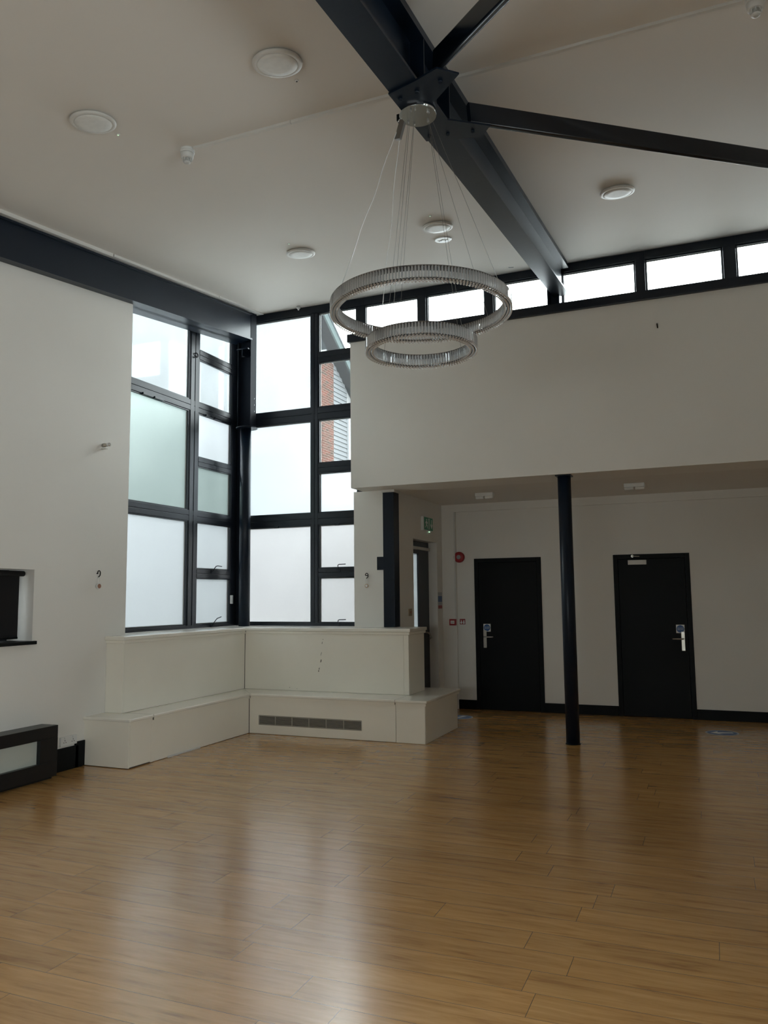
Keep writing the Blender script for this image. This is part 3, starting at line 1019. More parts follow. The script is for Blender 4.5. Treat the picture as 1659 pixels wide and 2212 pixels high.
m.box(gx0, gx1, SY - 0.003, SY + 0.003, gz0 - 0.004, gz0 + 0.003)
m.box(gx0, gx1, SY - 0.003, SY + 0.003, gz1 - 0.003, gz1 + 0.004)
for k in range(7):
    z = gz0 + 0.009 + k * (gz1 - gz0 - 0.018) / 6
    m.box(gx0, gx1, SY - 0.002, SY + 0.008, z - 0.0025, z + 0.0025)
for k in range(7):
    x = gx0 + (gx1 - gx0) * k / 6
    m.box(x - 0.0035, x + 0.0035, SY - 0.0035, SY + 0.008, gz0, gz1)
m.build('heater_grille', mat('grille_metal', (0.50, 0.47, 0.42), 0.4, metal=0.3), t)['label'] = 'long slotted metal grille'
MB().box(SX - 0.002, SX + 0.012, 6.545, 7.075, 0.0, 0.018, bev=0.003).build('floor_strip', PLASTIC, t)['label'] = 'loose white strip at floor'


def molded(x0, x1, y0, y1, zt, ztop, zlow, mb, sides):
    """board with a rounded lip above a slimmer moulding"""
    mb.box(x0, x1, y0, y1, ztop - zt, ztop, bev=0.005)


st = MB()
oh = 0.028
st.prism([(XL, 5.958, 0.422), (SX + oh, 5.958, 0.422), (SX + oh, SY - oh, 0.422), (SR + oh, SY - oh, 0.422), (SR + oh, SB, 0.422), (-3.5, SB, 0.422), (-3.5, 8.79, 0.422), (XL, 8.79, 0.422)], (0, 0, 0.028))
sto = st.build('seat_top', JOIN_TOP, t)
mod = sto.modifiers.new('bevel', 'BEVEL')
mod.width = 0.008
mod.segments = 3
mod.limit_method = 'ANGLE'
st = MB()
oh = 0.013
st.prism([(XL, 5.968, 0.395), (SX + oh, 5.968, 0.395), (SX + oh, SY - oh, 0.395), (SR + oh, SY - oh, 0.395), (SR + oh, SB - 0.02, 0.395), (-3.5, SB - 0.02, 0.395), (-3.5, 8.79, 0.395), (XL, 8.79, 0.395)], (0, 0, 0.027))
st.build('moulding', JOIN, t)
# fine joints across the seat boards
MB().box(-5.345, SX + 0.0285, 6.293, 6.296, 0.40, 0.4506).build('board_joint', SCUFF, t)
MB().box(-3.210, -3.207, SY - 0.0285, 8.42, 0.40, 0.4506).build('board_joint', SCUFF, t)
st = MB()
st.prism([(SX + 0.0275, SY - 0.0285, 0.40), (SX + 0.0305, SY - 0.0285, 0.40), (-5.343, 8.40, 0.40), (-5.346, 8.40, 0.40)], (0, 0, 0.0506))
st.build('board_joint', SCUFF, t)

# upper tier: panelled plinth with deep ledge under the windows
KX, KY, KR = -5.345, 8.422, -3.200
t = thing('window_ledge', 'cream panelled plinth with deep ledge under the corner windows', 'ledge', (-4.5, 8.0, 0.45))
c = MB()
c.box(XL, KX - 0.014, 6.264, 8.99, 0.451, 1.13)
c.box(KX - 0.014, -4.042, KY + 0.014, 8.99, 0.451, 1.13)
c.box(-4.042, -3.20 - 0.014, KY + 0.014, 8.795, 0.451, 1.13)
c.box(-3.525, -3.20 - 0.014, 8.795, 8.935, 0.451, 1.13)
c.build('carcass', GAP, t)
MB().box(XL + 0.002, KX, 6.250, 6.264, 0.451, 1.14, bev=0.0015).build('end_panel', JOIN, t)
MB().box(KX - 0.014, KX, 6.264 + 0.001, KY - 0.004, 0.452, 1.14, bev=0.0015).build('front_panel', JOIN, t)
MB().box(KX + 0.004, -3.262, KY, KY + 0.014, 0.452, 1.14, bev=0.0015).build('front_panel', JOIN, t)
MB().box(-3.260, KR - 0.001, KY - 0.001, KY + 0.014, 0.452, 1.14, bev=0.0015).build('corner_stile', JOIN, t)
MB().box(KR - 0.014, KR, KY + 0.014, 8.937, 0.452, 1.14, bev=0.0015).build('end_panel', JOIN, t)


def ledge_prism(oh, z, h):
    return MB().prism([(XL, 6.250 - oh, z), (KX + oh, 6.250 - oh, z), (KX + oh, KY - oh, z), (KR + oh, KY - oh, z), (KR + oh, 8.955 + oh * 0.3, z), (-3.506, 8.955 + oh * 0.3, z), (-3.506, 8.784, z), (-3.66, 8.784, z), (-3.66, 8.799, z), (-4.041, 8.799, z), (-4.041, 8.996, z), (XW, 8.996, z), (XW, JY, z), (XL, JY, z)], (0, 0, h))


lo = ledge_prism(0.030, 1.149, 0.038).build('ledge_top', JOIN_TOP, t)
mod = lo.modifiers.new('bevel', 'BEVEL')
mod.width = 0.008
mod.segments = 3
mod.limit_method = 'ANGLE'
mo = ledge_prism(0.016, 1.116, 0.033).build('moulding', JOIN, t)
mod = mo.modifiers.new('bevel', 'BEVEL')
mod.width = 0.009
mod.segments = 3
mod.limit_method = 'ANGLE'
m = MB().prism([(KX + 0.0295, KY - 0.0305, 1.13), (KX + 0.0325, KY - 0.0305, 1.13), (-5.73, 8.8, 1.13), (-5.733, 8.8, 1.13)], (0, 0, 0.0563))
m.build('board_joint', SCUFF, t)
# scuffs on the panel
for x, z, w_, h_ in ((-4.275, 1.055, 0.016, 0.006), (-4.285, 1.015, 0.010, 0.030), (-4.300, 0.885, 0.006, 0.050), (-4.302, 0.805, 0.020, 0.038), (-4.325, 0.715, 0.012, 0.030), (-4.333, 0.688, 0.018, 0.020), (-4.72, 0.487, 0.014, 0.006), (-4.62, 0.475, 0.012, 0.004)):
    pts = [(x + w_ * 0.5 * math.cos(a) * random.uniform(0.6, 1.1) + 0.3 * h_ * math.sin(a) * 0.4, KY - 0.0004, z + h_ * 0.5 * math.sin(a)) for a in [k * math.pi / 4 for k in range(8)]]
    MB().prism(pts, (0, 0.001, 0)).build('scuff_mark', SCUFF, t)

# ------------------------------------------------------------------ left wall objects
CX = -5.37
t = thing('radiator_cabinet', 'charcoal framed radiator cabinet with frosted panel on the left wall', 'radiator', (-5.46, 4.4, 0))
cy0, cy1 = 2.9, 5.464
m = MB()
m.box(CX - 0.055, CX, cy0, cy1, 0.355, 0.460, bev=0.004)
m.box(CX - 0.055, CX, cy0, cy1, 0.028, 0.155, bev=0.004)
m.box(CX - 0.055, CX, 5.272, cy1, 0.155, 0.355, bev=0.001)
m.box(CX - 0.055, CX, cy0, cy0 + 0.19, 0.155, 0.355, bev=0.001)
m.build('front_frame', CABM, t)
m = MB()
m.box(XL + 0.002, CX - 0.055, cy0 + 0.002, cy1 - 0.002, 0.44, 0.458)
m.box(XL + 0.019, CX - 0.055, cy1 - 0.02, cy1 - 0.002, 0.0, 0.44)
m.box(XL + 0.019, CX - 0.055, cy0 + 0.002, cy0 + 0.02, 0.0, 0.44)
m.box(CX - 0.09, CX - 0.06, cy0 + 0.02, cy1 - 0.02, 0.0, 0.03)
m.build('casing', CABM, t)
MB().box(CX - 0.05, CX - 0.042, cy0 + 0.18, 5.28, 0.145, 0.365).build('front_panel', PALE, t)['label'] = 'pale green-grey frosted panel'

t = thing('double_socket', 'white double socket low on the left wall beside the radiator cabinet', 'socket', (XL, 5.77, 0.235))
MB().box(XL, XL + 0.022, 5.672, 5.872, 0.222, 0.304, bev=0.004).build('faceplate', PLASTIC, t)
for yc in (5.722, 5.822):
    m = MB()
    for dy, dz, hy, hz_ in ((0, 0.018, 0.003, 0.006), (-0.013, 0.0, 0.005, 0.003), (0.013, 0.0, 0.005, 0.003)):
        m.box(XL + 0.0215, XL + 0.0225, yc + dy - hy, yc + dy + hy, 0.252 + dz - hz_, 0.252 + dz + hz_)
    m.build('pin_holes', GAP, t)
    MB().box(XL + 0.022, XL + 0.027, yc - 0.007, yc + 0.007, 0.283, 0.298, bev=0.002).build('switch', PLASTIC, t)


def hook(label, p, nrm, along):
    """dark open ring hook with a small round disc hung on a loop"""
    p, n, a = Vector(p), Vector(nrm), Vector(along)
    z = Vector((0, 0, 1))
    t = thing('wall_hook', label, 'hook', p)
    m = MB()
    c = p + n * 0.028
    pts = [p, p + n * 0.012] + [c + a * (-0.020 * math.cos(th)) * 0.9 + z * (0.004 + 0.024 * math.sin(th)) for th in [math.pi * k / 7 for k in range(8)]]
    pts += [c + a * 0.014 - z * 0.018, c - a * 0.004 - z * 0.034]
    m.tube(pts, 0.0052, 8)
    m.build('hook_ring', BLACK, t)
    q = c - a * 0.002 - z * 0.034
    lp = [q + a * (0.015 * math.sin(th)) + z * (-0.036 + 0.036 * math.cos(th)) for th in [2 * math.pi * k / 20 for k in range(21)]]
    MB().tube(lp, 0.0018, 5).build('string_loop', PLASTIC, t)
    return t, q - z * 0.088


t, q = hook('black wall hook with brown disc, left wall above the ledge end', (XL, 6.09, 1.80), (1, 0, 0), (0, 1, 0))
MB().lathe(q + Vector((-0.006, 0, 0)), (1, 0, 0), [(0.027, 0), (0.030, 0.004), (0.030, 0.012), (0.027, 0.014)], 24).build('round_holder', PLASTIC, t)
MB().lathe(q + Vector((0.0085, 0, 0)), (1, 0, 0), [(0.022, 0), (0.022, 0.003)], 24).build('brown_disc', WOODTAG, t)
t, q = hook('black wall hook with pale tan disc, on the white pier', (-3.862, 8.80, 1.802), (0, -1, 0), (1, 0, 0))
MB().lathe(q + Vector((0, 0.006, 0)), (0, -1, 0), [(0.021, 0), (0.023, 0.004), (0.023, 0.010), (0.021, 0.012)], 24).build('round_holder', TAGM, t)
MB().lathe(q + Vector((0, -0.0065, 0)), (0, -1, 0), [(0.014, 0), (0.014, 0.002)], 24).build('pale_disc', WHITE, t)

t = thing('wall_bracket', 'small metal spring clip bracket high on the left wall', 'bracket', (XL, 6.13, 3.07))
MB().lathe((XL, 6.125, 3.075), (1, 0, 0), [(0.020, 0), (0.020, 0.03), (0.014, 0.034), (0.014, 0.05)], 20).build('boss', SATIN, t)
MB().lathe((XL + 0.05, 6.128, 3.077), (1, 0, 0.1), [(0.017, 0), (0.019, 0.006), (0.019, 0.03), (0.014, 0.036)], 20).build('knob', CHROME, t)
MB().box(XL + 0.001, XL + 0.055, 6.10, 6.135, 3.035, 3.040).build('tab', SATIN, t)

# ------------------------------------------------------------------ chandelier
HX, HY = -1.46, 4.105
t = thing('chandelier', 'two tier chandelier of crystal prism rings hung on wires from the roof beam', 'chandelier', (HX, HY, 4.33))
cn = MB().lathe((HX, HY, 4.335), (0, 0, 1), [(0.108, 0), (0.108, 0.004)], 48).build('canopy_plate', mat('mirror_plate', (0.72, 0.76, 0.76), 0.25, metal=1.0), t)
m = MB()
for a0, a1 in ((1.9, 3.3), (-0.9, 0.9)):      # open curved side plates of the canopy
    pts = [a0 + (a1 - a0) * k / 8 for k in range(9)]
    vs = []
    for th in pts:
        for r in (0.102, 0.106):
            vs += [(HX + r * math.cos(th), HY + r * math.sin(th), 4.338), (HX + r * math.cos(th), HY + r * math.sin(th), 4.366)]
    fs = []
    for k in range(8):
        o = k * 4
        for i, j in ((0, 1), (1, 3), (3, 2), (2, 0)):
            fs.append((o + i, o + j, o + 4 + j, o + 4 + i))
    fs += [(0, 1, 3, 2), (32, 34, 35, 33)]
    m.add(vs, fs, True)
m.box(HX - 0.03, HX + 0.03, HY - 0.10, HY + 0.10, 4.345, 4.355)
m.build('canopy_side', CHROME, cn)
R1, R2 = 0.492, 0.294
Z1T, Z1B, Z2T, Z2B = 3.215, 3.138, 2.992, 2.915


def ring_geo(R, zt, zb):
    w_ = 0.016
    prof = [(R - w_, zt - 0.012), (R - w_, zt), (R + w_, zt), (R + w_, zt - 0.012)]
    m = MB()
    seg = 120
    for pr in ([(R - w_, zt - 0.008), (R - w_, zt), (R + w_, zt), (R + w_, zt - 0.008)], [(R - 0.010, zb + 0.006), (R - 0.010, zb + 0.014), (R + 0.010, zb + 0.014), (R + 0.010, zb + 0.006)], [(R - 0.002, zt - 0.024), (R - 0.002, zt - 0.008), (R + 0.002, zt - 0.008), (R + 0.002, zt - 0.024)]):
        vs, fs = [], []
        for k in range(seg):
            th = 2 * math.pi * k / seg
            for r, z in pr:
                vs.append((HX + r * math.cos(th), HY + r * math.sin(th), z))
        for k in range(seg):
            for i in range(4):
                j = (i + 1) % 4
                a, b_ = k * 4, ((k + 1) % seg) * 4
                fs.append((a + i, a + j, b_ + j, b_ + i))
        m.add(vs, fs)
    return m


def crystal(m, th, r, zt, zb, w_=0.0066):
    """one hanging three-sided faceted prism with a pointed foot"""
    c, s_ = math.cos(th), math.sin(th)
    rad, tan = Vector((c, s_, 0)), Vector((-s_, c, 0))
    o = Vector((HX, HY, 0)) + rad * r
    sec = [(-w_, -0.0035), (-w_ * 0.45, 0.0055), (w_ * 0.45, 0.0055), (w_, -0.0035), (0, -0.0065)]
    n = len(sec)
    vs = []
    for z, k in ((zt, 0.55), (zt - 0.006, 1.0), (zb + 0.006, 1.0), (zb, 0.45)):
        for a, b_ in sec:
            vs.append(o + tan * a * k + rad * b_ * k + Vector((0, 0, z)))
    fs = []
    for q in range(3):
        for i in range(n):
            j = (i + 1) % n
            fs.append((q * n + i, q * n + j, (q + 1) * n + j, (q + 1) * n + i))
    fs += [tuple(range(n))[::-1], tuple(range(3 * n, 4 * n))]
    m.add(vs, fs)


RINGFRAME = mat('ring_frame_steel', (0.17, 0.165, 0.16), 0.2, metal=1.0)
rings = []
for R, zt, zb, lab in ((R1, Z1T, Z1B, 'larger upper ring'), (R2, Z2T, Z2B, 'smaller lower ring')):
    o = ring_geo(R, zt, zb).build('ring', RINGFRAME, t)
    o['label'] = lab
    rings.append(o)
cand = []
for ri, (R, zt, zb) in enumerate(((R1, Z1T, Z1B), (R2, Z2T, Z2B))):
    for side in (-1, 1):
        r = R + side * 0.0175
        n = int(2 * math.pi * r / 0.0172)
        for k in range(n):
            th = 2 * math.pi * (k + 0.25 * side) / n
            facing = -(math.cos(th) * HX + math.sin(th) * HY) * side   # face turned to the hall's near end
            dist = math.hypot(HX + r * math.cos(th), HY + r * math.sin(th))
            cand.append(((0 if facing > 0 else 10) + dist, ri, th, r, zt, zb))
cand.sort()
for i, (_, ri, th, r, zt, zb) in enumerate(cand[:100]):
    m = MB()
    crystal(m, th, r, zt - 0.004, zb + 0.008)
    m.build('crystal_prism', CRYSTAL, t)
m = MB()
for _, ri, th, r, zt, zb in cand[100:]:
    crystal(m, th, r, zt - 0.004, zb + 0.008)
m.build('crystal_prism', CRYSTAL, t)['kind'] = 'stuff'
for ri, (R, zb) in enumerate(((R1, Z1B), (R2, Z2B))):
    m = MB()
    for off in (-0.018, 0.0, 0.018):
        n = int(2 * math.pi * R / 0.019)
        for k in range(n):
            th = 2 * math.pi * (k + (0.5 if off == 0 else 0)) / n
            c = Vector((HX + (R + off) * math.cos(th), HY + (R + off) * math.sin(th), zb + 0.002))
            q = 0.0078
            vs = [c + Vector((0, 0, -q * 0.9)), c + Vector((0, 0, q * 0.6))] + [c + Vector((q * math.cos(a), q * math.sin(a), 0)) for a in [k2 * math.pi / 3 for k2 in range(6)]]
            fs = [(0, 2 + (j + 1) % 6, 2 + j) for j in range(6)] + [(1, 2 + j, 2 + (j + 1) % 6) for j in range(6)]
            m.add(vs, fs)
    o = m.build('crystal_beads', CRYSTAL, rings[ri])
    o['kind'] = 'stuff'
for R, zt, angs in ((R1, Z1T, (2.20, 4.85, 6.07, 0.95)), (R2, Z2T, (2.75, 4.5, 1.0, 5.9))):
    for k, a in enumerate(angs):
        a0 = a
        p = Vector((HX + 0.075 * math.cos(a0), HY + 0.075 * math.sin(a0), 4.335))
        q = Vector((HX + R * math.cos(a), HY + R * math.sin(a), zt))
        m = MB().tube([p, q], 0.0011, 5)
        m.lathe(p, (0, 0, -1), [(0.006, -0.001), (0.006, 0.010), (0.003, 0.014)], 10)
        m.build('suspension_wire', WIRE, t)
# clear power cords to both rings, with slight kinks
for R, zt, a in ((R1, Z1T, 3.99), (R2, Z2T, 2.95)):
    p = Vector((HX - 0.09, HY - 0.03, 4.33))
    q = Vector((HX + R * math.cos(a), HY + R * math.sin(a), zt))
    pts = []
    for k in range(13):
        f_ = k / 12
        pts.append(p.lerp(q, f_) + Vector((0.005 * math.sin(f_ * 17), 0.003 * math.cos(f_ * 13), 0)) * math.sin(math.pi * f_))
    MB().tube(pts, 0.0020, 6).build('power_cord', CORD, t)
# loose bracket and junction block hanging at the canopy side
m = MB()
c0 = Vector((HX - 0.105, HY - 0.06, 4.255))
ax = Vector((-0.28, -0.05, -1)).normalized()
sd = Vector((1, -0.3, -0.3)).normalized()
m.prism([c0 - ax * 0.05, c0 - ax * 0.05 + sd * 0.02, c0 - ax * 0.035 + sd * 0.04, c0 + ax * 0.07 + sd * 0.04, c0 + ax * 0.07], (0.004, 0.02, 0.0))
m.build('hanging_bracket', mat('dull_bracket_steel', (0.22, 0.21, 0.20), 0.4, metal=0.8), t)
MB().tube([(HX - 0.10, HY, 4.34), (HX - 0.112, HY - 0.03, 4.31), c0 - ax * 0.05], 0.003, 6).build('bracket_cord', CORD, t)
MB().box(HX - 0.125, HX - 0.107, HY - 0.02, HY + 0.01, 4.325, 4.366, bev=0.002).build('terminal_block', BLACK, t)

# ------------------------------------------------------------------ ceiling items
NRM = Vector((0, S, -1)).normalized()


def ceiling_lamp(x, y, label):
    p = Vector((x, y, cz(y)))
    t = thing('ceiling_lamp', label, 'lamp', p, group='round flush lamps on the sloping ceiling')
    m = MB().lathe(p, NRM, [(0.125, 0), (0.125, 0.010), (0.146, 0.010), (0.150, 0.016), (0.148, 0.026), (0.126, 0.030), (0.124, 0.028)], 48)
    m.build('lamp_rim', RIM, t)
    MB().lathe(p + NRM * 0.027, NRM, [(0.121, 0), (0.119, 0.005), (0.08, 0.0065)], 48).build('diffuser', DIFF, t)
    return t


for x, y, lab in ((-2.262, 3.865, 'white round lamp on the ceiling, nearest one left of the roof beam'),
                  (-3.700, 3.895, 'white round lamp at the far left of the ceiling'),
                  (-3.807, 7.000, 'white round lamp on the ceiling above the corner windows'),
                  (-2.310, 7.015, 'white round lamp on the ceiling seen behind the chandelier wires'),
                  (-0.622, 7.020, 'white round lamp on the ceiling right of the roof beam')):
    ceiling_lamp(x, y, lab)

for x, y, lab, m_ in ((-3.696, 4.134, 'tiny green indicator light beside the far left ceiling lamp', LED), (-3.784, 6.712, 'tiny green indicator light beside the lamp above the corner windows', LED),
                      (-2.287, 6.734, 'tiny green indicator light beside the lamp behind the chandelier wires', LED), (-2.267, 4.115, 'tiny unlit white indicator beside the nearest ceiling lamp', GAP)):
    p = Vector((x, y, cz(y)))
    t = thing('indicator_light', lab, 'indicator', p)
    MB().lathe(p, NRM, [(0.014, 0), (0.013, 0.004), (0.007, 0.006)], 20).build('bezel', PLASTIC, t)
    MB().lathe(p + NRM * 0.005, NRM, [(0.0065, 0), (0.004, 0.004)], 14).build('lens', m_, t)

p = Vector((-2.386, 7.424, cz(7.424)))
t = thing('ceiling_disc', 'bright white small disc with scribbled marks beside the lamp behind the wires', 'cover', p)
MB().lathe(p, NRM, [(0.088, 0), (0.088, 0.006), (0.082, 0.010)], 40).build('disc_plate', mat('gloss_white_disc', (0.85, 0.87, 0.88), 0.3), t)
U = Vector((1, 0, 0)); V = NRM.cross(U)
mk = MB()
for pl in (((-0.05, -0.02), (-0.01, 0.02), (0.03, -0.005), (0.06, 0.02)), ((-0.055, 0.015), (-0.02, -0.012), (0.0, 0.03)), ((0.01, -0.03), (0.04, 0.0), (0.055, -0.02))):
    mk.tube([p + NRM * 0.010 + U * a + V * b_ for a, b_ in pl], 0.0028, 5)
mk.build('scribble', NOTICE, t)

# trunking with detectors at either end
t = thing('cable_trunking', 'thin white cable trunking crossing the ceiling left of the roof beam', 'trunking', (-2.4, 4.54, cz(4.54)))
ty = 4.545
MB().box(-3.36, -2.55, ty - 0.012, ty + 0.012, cz(ty) - 0.020, cz(ty) + 0.003, bev=0.002).build('trunking_length', TRUNK, t)
MB().box(-2.547, BX - 0.092, ty - 0.012, ty + 0.012, cz(ty) - 0.021, cz(ty) + 0.003, bev=0.002).build('trunking_length', TRUNK, t)
t = thing('cable_trunking', 'thin white cable trunking crossing the ceiling right of the roof beam', 'trunking', (-0.5, 4.55, cz(4.55)))
MB().box(BX + 0.092, 0.31, ty - 0.012, ty + 0.012, cz(ty) - 0.020, cz(ty) + 0.003, bev=0.002).build('trunking_length', TRUNK, t)


def detector(x, y, label):
    z = cz(y)
    t = thing('smoke_detector', label, 'detector', (x, y, z))
    MB().lathe((x, y, z + 0.006), (0, 0, -1), [(0.050, 0), (0.050, 0.022), (0.046, 0.026), (0.052, 0.030), (0.052, 0.040), (0.046, 0.043)], 32).build('detector_base', PLASTIC, t)
    MB().lathe((x, y, z - 0.037), (0, 0, -1), [(0.046, 0), (0.047, 0.012), (0.044, 0.034), (0.036, 0.040)], 32).build('detector_body', PLASTIC, t)
    m = MB()
    for k in range(8):
        a = k * math.pi / 4
        m.box(x + 0.030 * math.cos(a) - 0.003, x + 0.030 * math.cos(a) + 0.003, y + 0.030 * math.sin(a) - 0.003, y + 0.030 * math.sin(a) + 0.003, z - 0.098, z - 0.075)
    m.lathe((x, y, z - 0.075), (0, 0, -1), [(0.022, 0), (0.022, 0.024), (0.026, 0.026), (0.024, 0.034), (0.012, 0.040)], 24)
    m.build('sensing_head', PLASTIC, t)
    return t


detector(-3.415, 4.545, 'white ceiling smoke detector at the left end of the trunking')
detector(0.372, 4.560, 'white ceiling smoke detector at the top right of the picture')
t = thing('ceiling_hook', 'small clear plastic cup hook on the ceiling above the corner window', 'hook', (-4.86, 8.88, cz(8.88)))
MB().lathe((-4.86, 8.88, cz(8.88) + 0.003), (0, 0, -1), [(0.020, 0), (0.020, 0.012), (0.026, 0.016), (0.026, 0.034), (0.014, 0.040), (0.010, 0.058)], 20).build('cup', PLASTIC, t)
p = Vector((-0.41, 8.45, 4.33))
MBp = MB().tube([p, p + Vector((0, -0.02, -0.002)), p + Vector((0.005, -0.024, -0.05))], 0.006, 6)
tag(MBp.build('wall_peg', BLACK), 'tiny dark peg on the upper wall under the strip windows', 'peg')
# flake hanging from the ceiling
tag(MB().tube([(-2.02, 8.742, cz(8.742) - 0.003), (-1.96, 8.74, cz(8.74) - 0.012)], 0.004, 5).build('paint_flake', NOTICE), 'grey paint flake hanging from the ceiling near the strip windows', 'flake')


# emergency twin lamps on the low ceiling
def twin(x, y, label):
    t = thing('emergency_lamp', label, 'lamp', (x, y, ZS), group='bulkhead lamps under the low ceiling')
    MB().box(x - 0.115, x + 0.115, y - 0.045, y + 0.045, ZS - 0.045, ZS + 0.0, bev=0.008).build('housing', PLASTIC, t)
    for s_ in (-1, 1):
        m = MB().lathe((x + s_ * 0.008, y - 0.02, ZS - 0.058), (s_, 0, 0), [(0.012, 0), (0.020, 0.006), (0.020, 0.096), (0.012, 0.102)], 20)
        m.build('lamp_tube', DIFF, t)


twin(-2.60, 9.60, 'white bulkhead lamp under the low ceiling left of the round column')
twin(-0.797, 9.56, 'white bulkhead lamp under the low ceiling right of the round column')

# ------------------------------------------------------------------ low bay wall fittings
t = thing('fire_sounder', 'round red fire alarm sounder on the wall left of the left black door', 'alarm', (-3.283, YD, 2.01))
MB().lathe((-3.283, YD, 2.087), (0, -1, 0), [(0.072, 0), (0.075, 0.006), (0.075, 0.045), (0.066, 0.056), (0.034, 0.058)], 40).build('red_body', RED, t)
MB().lathe((-3.283, YD - 0.057, 2.087), (0, -1, 0), [(0.030, 0), (0.030, 0.003)], 32).build('centre_badge', mat('grey_badge', (0.35, 0.35, 0.34), 0.4), t)
t = thing('conduit', 'thin vertical white conduit between the red sounder and the call point', 'conduit', (-3.345, YD, 1.23))
MB().box(-3.350, -3.334, YD - 0.058, YD - 0.0455, 1.228, ZS - 0.105, bev=0.002).build('conduit_run', TRUNK, t)

t = thing('call_point', 'small red break glass call point below the conduit', 'call point', (-3.38, YD, 1.14))
yy = YD - 0.045
MB().box(-3.428, -3.332, yy - 0.042, yy, 1.140, 1.228, bev=0.005).build('red_box', RED, t)
MB().box(-3.408, -3.352, yy - 0.0435, yy - 0.042, 1.164, 1.206).build('white_plate', WHITE, t)
MB().box(-3.402, -3.358, yy - 0.0443, yy - 0.0435, 1.181, 1.187).build('printed_bar', SCUFF, t)
t = thing('fire_action_sign', 'small square red sign with white hand and flames beside the call point', 'sign', (-3.26, YD, 1.148))
MB().box(-3.304, -3.216, YD - 0.003, YD, 1.148, 1.232).build('sign_plate', WHITE, t)
m = MB().box(-3.300, -3.220, YD - 0.004, YD - 0.003, 1.152, 1.228)
m.build('red_field', NOTICER, t)
m = MB()
m.prism([(-3.290, YD - 0.0048, 1.165), (-3.272, YD - 0.0048, 1.160), (-3.262, YD - 0.0048, 1.175), (-3.268, YD - 0.0048, 1.195), (-3.278, YD - 0.0048, 1.215), (-3.286, YD - 0.0048, 1.213), (-3.280, YD - 0.0048, 1.195), (-3.292, YD - 0.0048, 1.185)], (0, 0.0008, 0))
m.lathe((-3.278, YD - 0.004, 1.176), (0, -1, 0), [(0.012, 0), (0.012, 0.001)], 16)
m.prism([(-3.250, YD - 0.0048, 1.160), (-3.232, YD - 0.0048, 1.160), (-3.228, YD - 0.0048, 1.178), (-3.234, YD - 0.0048, 1.192), (-3.230, YD - 0.0048, 1.215), (-3.242, YD - 0.0048, 1.200), (-3.248, YD - 0.0048, 1.218), (-3.250, YD - 0.0048, 1.192), (-3.256, YD - 0.0048, 1.176)], (0, 0.0008, 0))
m.build('white_pictogram', WHITE, t)

# exit sign on the exit wall, facing the hall
t = thing('exit_sign', 'green running man exit sign above the glazed exit door', 'sign', (EX, 9.97, 2.42))
ex = EX + 0.04
MB().box(EX, ex, 9.80, 10.17, 2.415, 2.60, bev=0.004).build('sign_case', PLASTIC, t)
MB().box(ex - 0.002, ex + 0.002, 9.82, 10.16, 2.425, 2.592).build('green_face', GREEN, t)
m = MB()
X1 = ex + 0.0022


def pg(pts):
    m.prism([(X1, y, z) for y, z in pts], (0.0012, 0, 0))


pg([(9.895, 2.565), (9.912, 2.572), (9.925, 2.562), (9.922, 2.548), (9.905, 2.545), (9.892, 2.553)])      # head
pg([(9.885, 2.542), (9.925, 2.540), (9.935, 2.500), (9.900, 2.492)])                                       # torso
pg([(9.925, 2.540), (9.960, 2.518), (9.954, 2.510), (9.925, 2.526)])
pg([(9.885, 2.540), (9.858, 2.510), (9.866, 2.504), (9.895, 2.528)])
pg([(9.918, 2.498), (9.950, 2.480), (9.945, 2.445), (9.935, 2.445), (9.936, 2.472), (9.908, 2.486)])
pg([(9.902, 2.498), (9.895, 2.470), (9.862, 2.452), (9.858, 2.460), (9.882, 2.474), (9.888, 2.496)])
pg([(9.985, 2.435), (9.985, 2.580), (10.03, 2.580), (10.03, 2.435), (10.018, 2.435), (10.018, 2.568), (9.997, 2.568), (9.997, 2.435)])
pg([(10.095, 2.570), (10.115, 2.570), (10.115, 2.490), (10.140, 2.515), (10.147, 2.500), (10.105, 2.445), (10.063, 2.500), (10.070, 2.515), (10.095, 2.490)])
m.build('white_pictogram', WHITE, t)
MB().lathe((EX + 0.02, 10.08, 2.415), (0, 0, -1), [(0.010, 0), (0.008, 0.014)], 12).build('indicator_lens', LED, t)

t = thing('light_switch', 'small beige switch plate left of the glazed exit door', 'switch', (EX, 9.34, 1.31))
MB().box(EX, EX + 0.012, 9.29, 9.40, 1.305, 1.395, bev=0.003).build('switch_plate', mat('beige_plate', (0.42, 0.33, 0.22), 0.5), t)
for dy in (-0.025, 0.0, 0.025):
    MB().box(EX + 0.012, EX + 0.017, 9.345 + dy - 0.008, 9.345 + dy + 0.008, 1.335, 1.365, bev=0.002).build('rocker', WOODTAG, t)

t = thing('notice_board', 'stack of small blue grey and red notices on the exit wall corner', 'sign', (EX, 10.54, 1.37))
for z0, z1, m_ in ((1.555, 1.60, NOTICE), (1.465, 1.55, BLUE), (1.425, 1.46, NOTICE), (1.375, 1.42, NOTICER)):
    MB().box(EX, EX + 0.004, 10.462, 10.62, z0, z1).build('notice', m_, t)

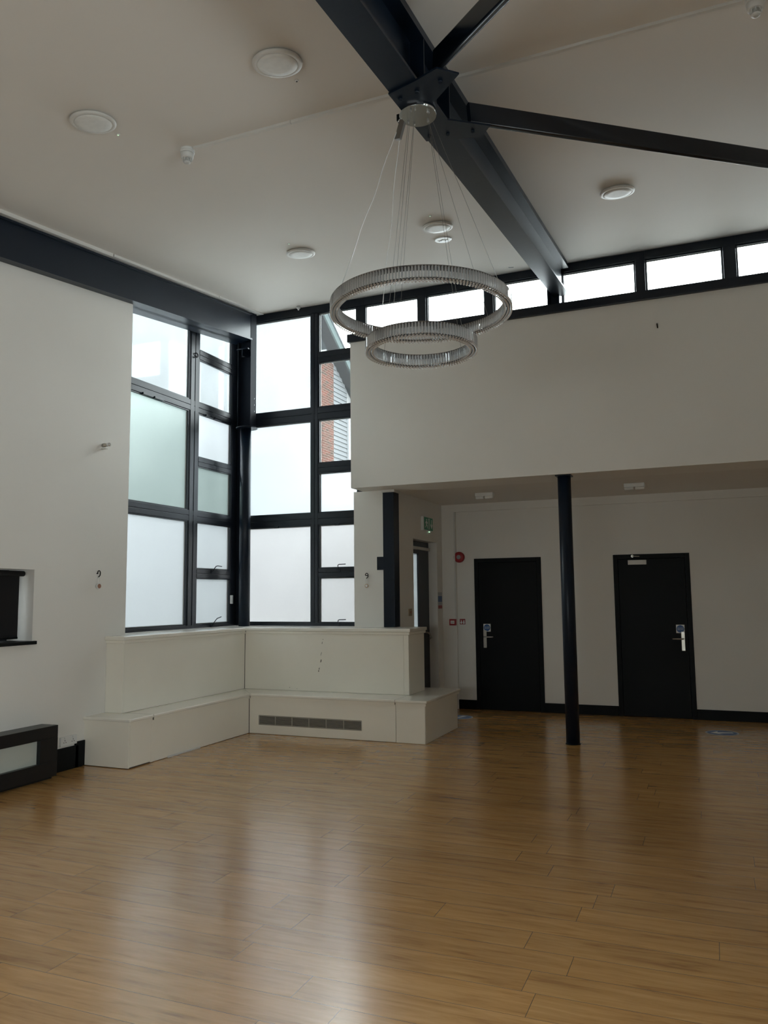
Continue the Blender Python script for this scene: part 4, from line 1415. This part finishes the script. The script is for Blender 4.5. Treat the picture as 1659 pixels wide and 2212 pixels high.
# floor stickers
def sticker(x, y, ang, label):
    t = thing('floor_sticker', label, 'sticker', (x, y, 0.0), group='blue direction stickers on the floor')
    MB().lathe((x, y, 0.0), (0, 0, 1), [(0.175, 0), (0.175, 0.0008)], 48).build('sticker_rim', NOTICE, t)
    MB().lathe((x, y, 0.0008), (0, 0, 1), [(0.155, 0), (0.155, 0.0005)], 48).build('blue_disc', BLUE, t)
    ca, sa = math.cos(ang), math.sin(ang)
    A = [(-0.125, 0), (-0.02, 0.10), (-0.045, 0.028), (0.115, 0.028), (0.115, -0.028), (-0.045, -0.028), (-0.02, -0.10)]
    m = MB().prism([(x + a * ca - b_ * sa, y + a * sa + b_ * ca, 0.0013) for a, b_ in A], (0, 0, 0.0004))
    m.build('white_arrow', WHITE, t)


sticker(0.003, 9.79, 0.25, 'blue disc floor sticker with white arrow, right of the right door')
sticker(-3.10, 9.96, 1.2, 'blue disc floor sticker partly hidden behind the bench end')

# ------------------------------------------------------------------ outside
b = MB().box(-60, -3.93, YB + 0.2, 60, -0.3, -0.12)
b.box(-60, XL - 0.5, -40, YB + 0.2, -0.3, -0.12)
b.box(-3.93, 60, YD + 0.2, 60, -0.3, -0.12)
structure(b.build('ground', ASPH), 'paved ground outside the windows', 'ground')

t = tag(MB().box(-10.6, -10.3, 2.0, 14.6, -0.12, 5.0).build('added_yard_wall', RENDER_W2), 'grey rendered yard wall added outside the left corner window to dim its panes', 'wall')  # added yard walls: darker outlook at eye level behind the frosted panes
t = tag(MB().box(-10.3, -3.2, 14.3, 14.6, -0.12, 3.9).build('added_yard_wall', RENDER_W2), 'grey rendered yard wall added outside the back corner window to dim its panes', 'wall')
nb = thing('neighbouring_building', 'brick and pale clad gabled building seen through the clear corner panes', 'building', (-9, 18, 0))
wy0, wy1 = 16.31, 17.05
slope = 0.67
def ev(y):
    return 7.57 - slope * (y - 15.61)


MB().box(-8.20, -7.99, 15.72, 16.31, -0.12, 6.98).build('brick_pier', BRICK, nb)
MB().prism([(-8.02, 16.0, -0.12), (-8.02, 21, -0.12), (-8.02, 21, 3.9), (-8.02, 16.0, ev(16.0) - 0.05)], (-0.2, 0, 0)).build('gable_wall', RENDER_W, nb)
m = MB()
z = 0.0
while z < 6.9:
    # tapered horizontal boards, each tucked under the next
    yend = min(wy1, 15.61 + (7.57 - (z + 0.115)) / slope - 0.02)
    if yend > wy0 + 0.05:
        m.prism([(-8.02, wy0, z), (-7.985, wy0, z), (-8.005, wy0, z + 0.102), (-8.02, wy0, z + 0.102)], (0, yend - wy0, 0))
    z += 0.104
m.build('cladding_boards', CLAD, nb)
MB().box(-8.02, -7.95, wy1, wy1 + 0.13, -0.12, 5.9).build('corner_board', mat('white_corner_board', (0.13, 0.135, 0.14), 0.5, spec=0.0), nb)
# verge: bargeboard, soffit and slates following the roof slope
ya, yb_ = 14.2, 20.5
dv = Vector((0, yb_ - ya, ev(yb_) - ev(ya)))
MB().prism([(-7.74, ya, ev(ya) - 0.02), (-7.70, ya, ev(ya) - 0.02), (-7.70, ya, ev(ya) + 0.18), (-7.74, ya, ev(ya) + 0.18)], dv).build('bargeboard', VERGE, nb)
MB().prism([(-8.02, ya, ev(ya) - 0.02), (-7.74, ya, ev(ya) - 0.02), (-7.74, ya, ev(ya) + 0.0), (-8.02, ya, ev(ya) + 0.0)], dv).build('soffit', SOFF, nb)
MB().prism([(-14, ya, ev(ya) + 0.18), (-7.68, ya, ev(ya) + 0.18), (-7.68, ya, ev(ya) + 0.23), (-14, ya, ev(ya) + 0.23)], dv).build('roof', SLATE, nb)
bpy.context.view_layer.update()
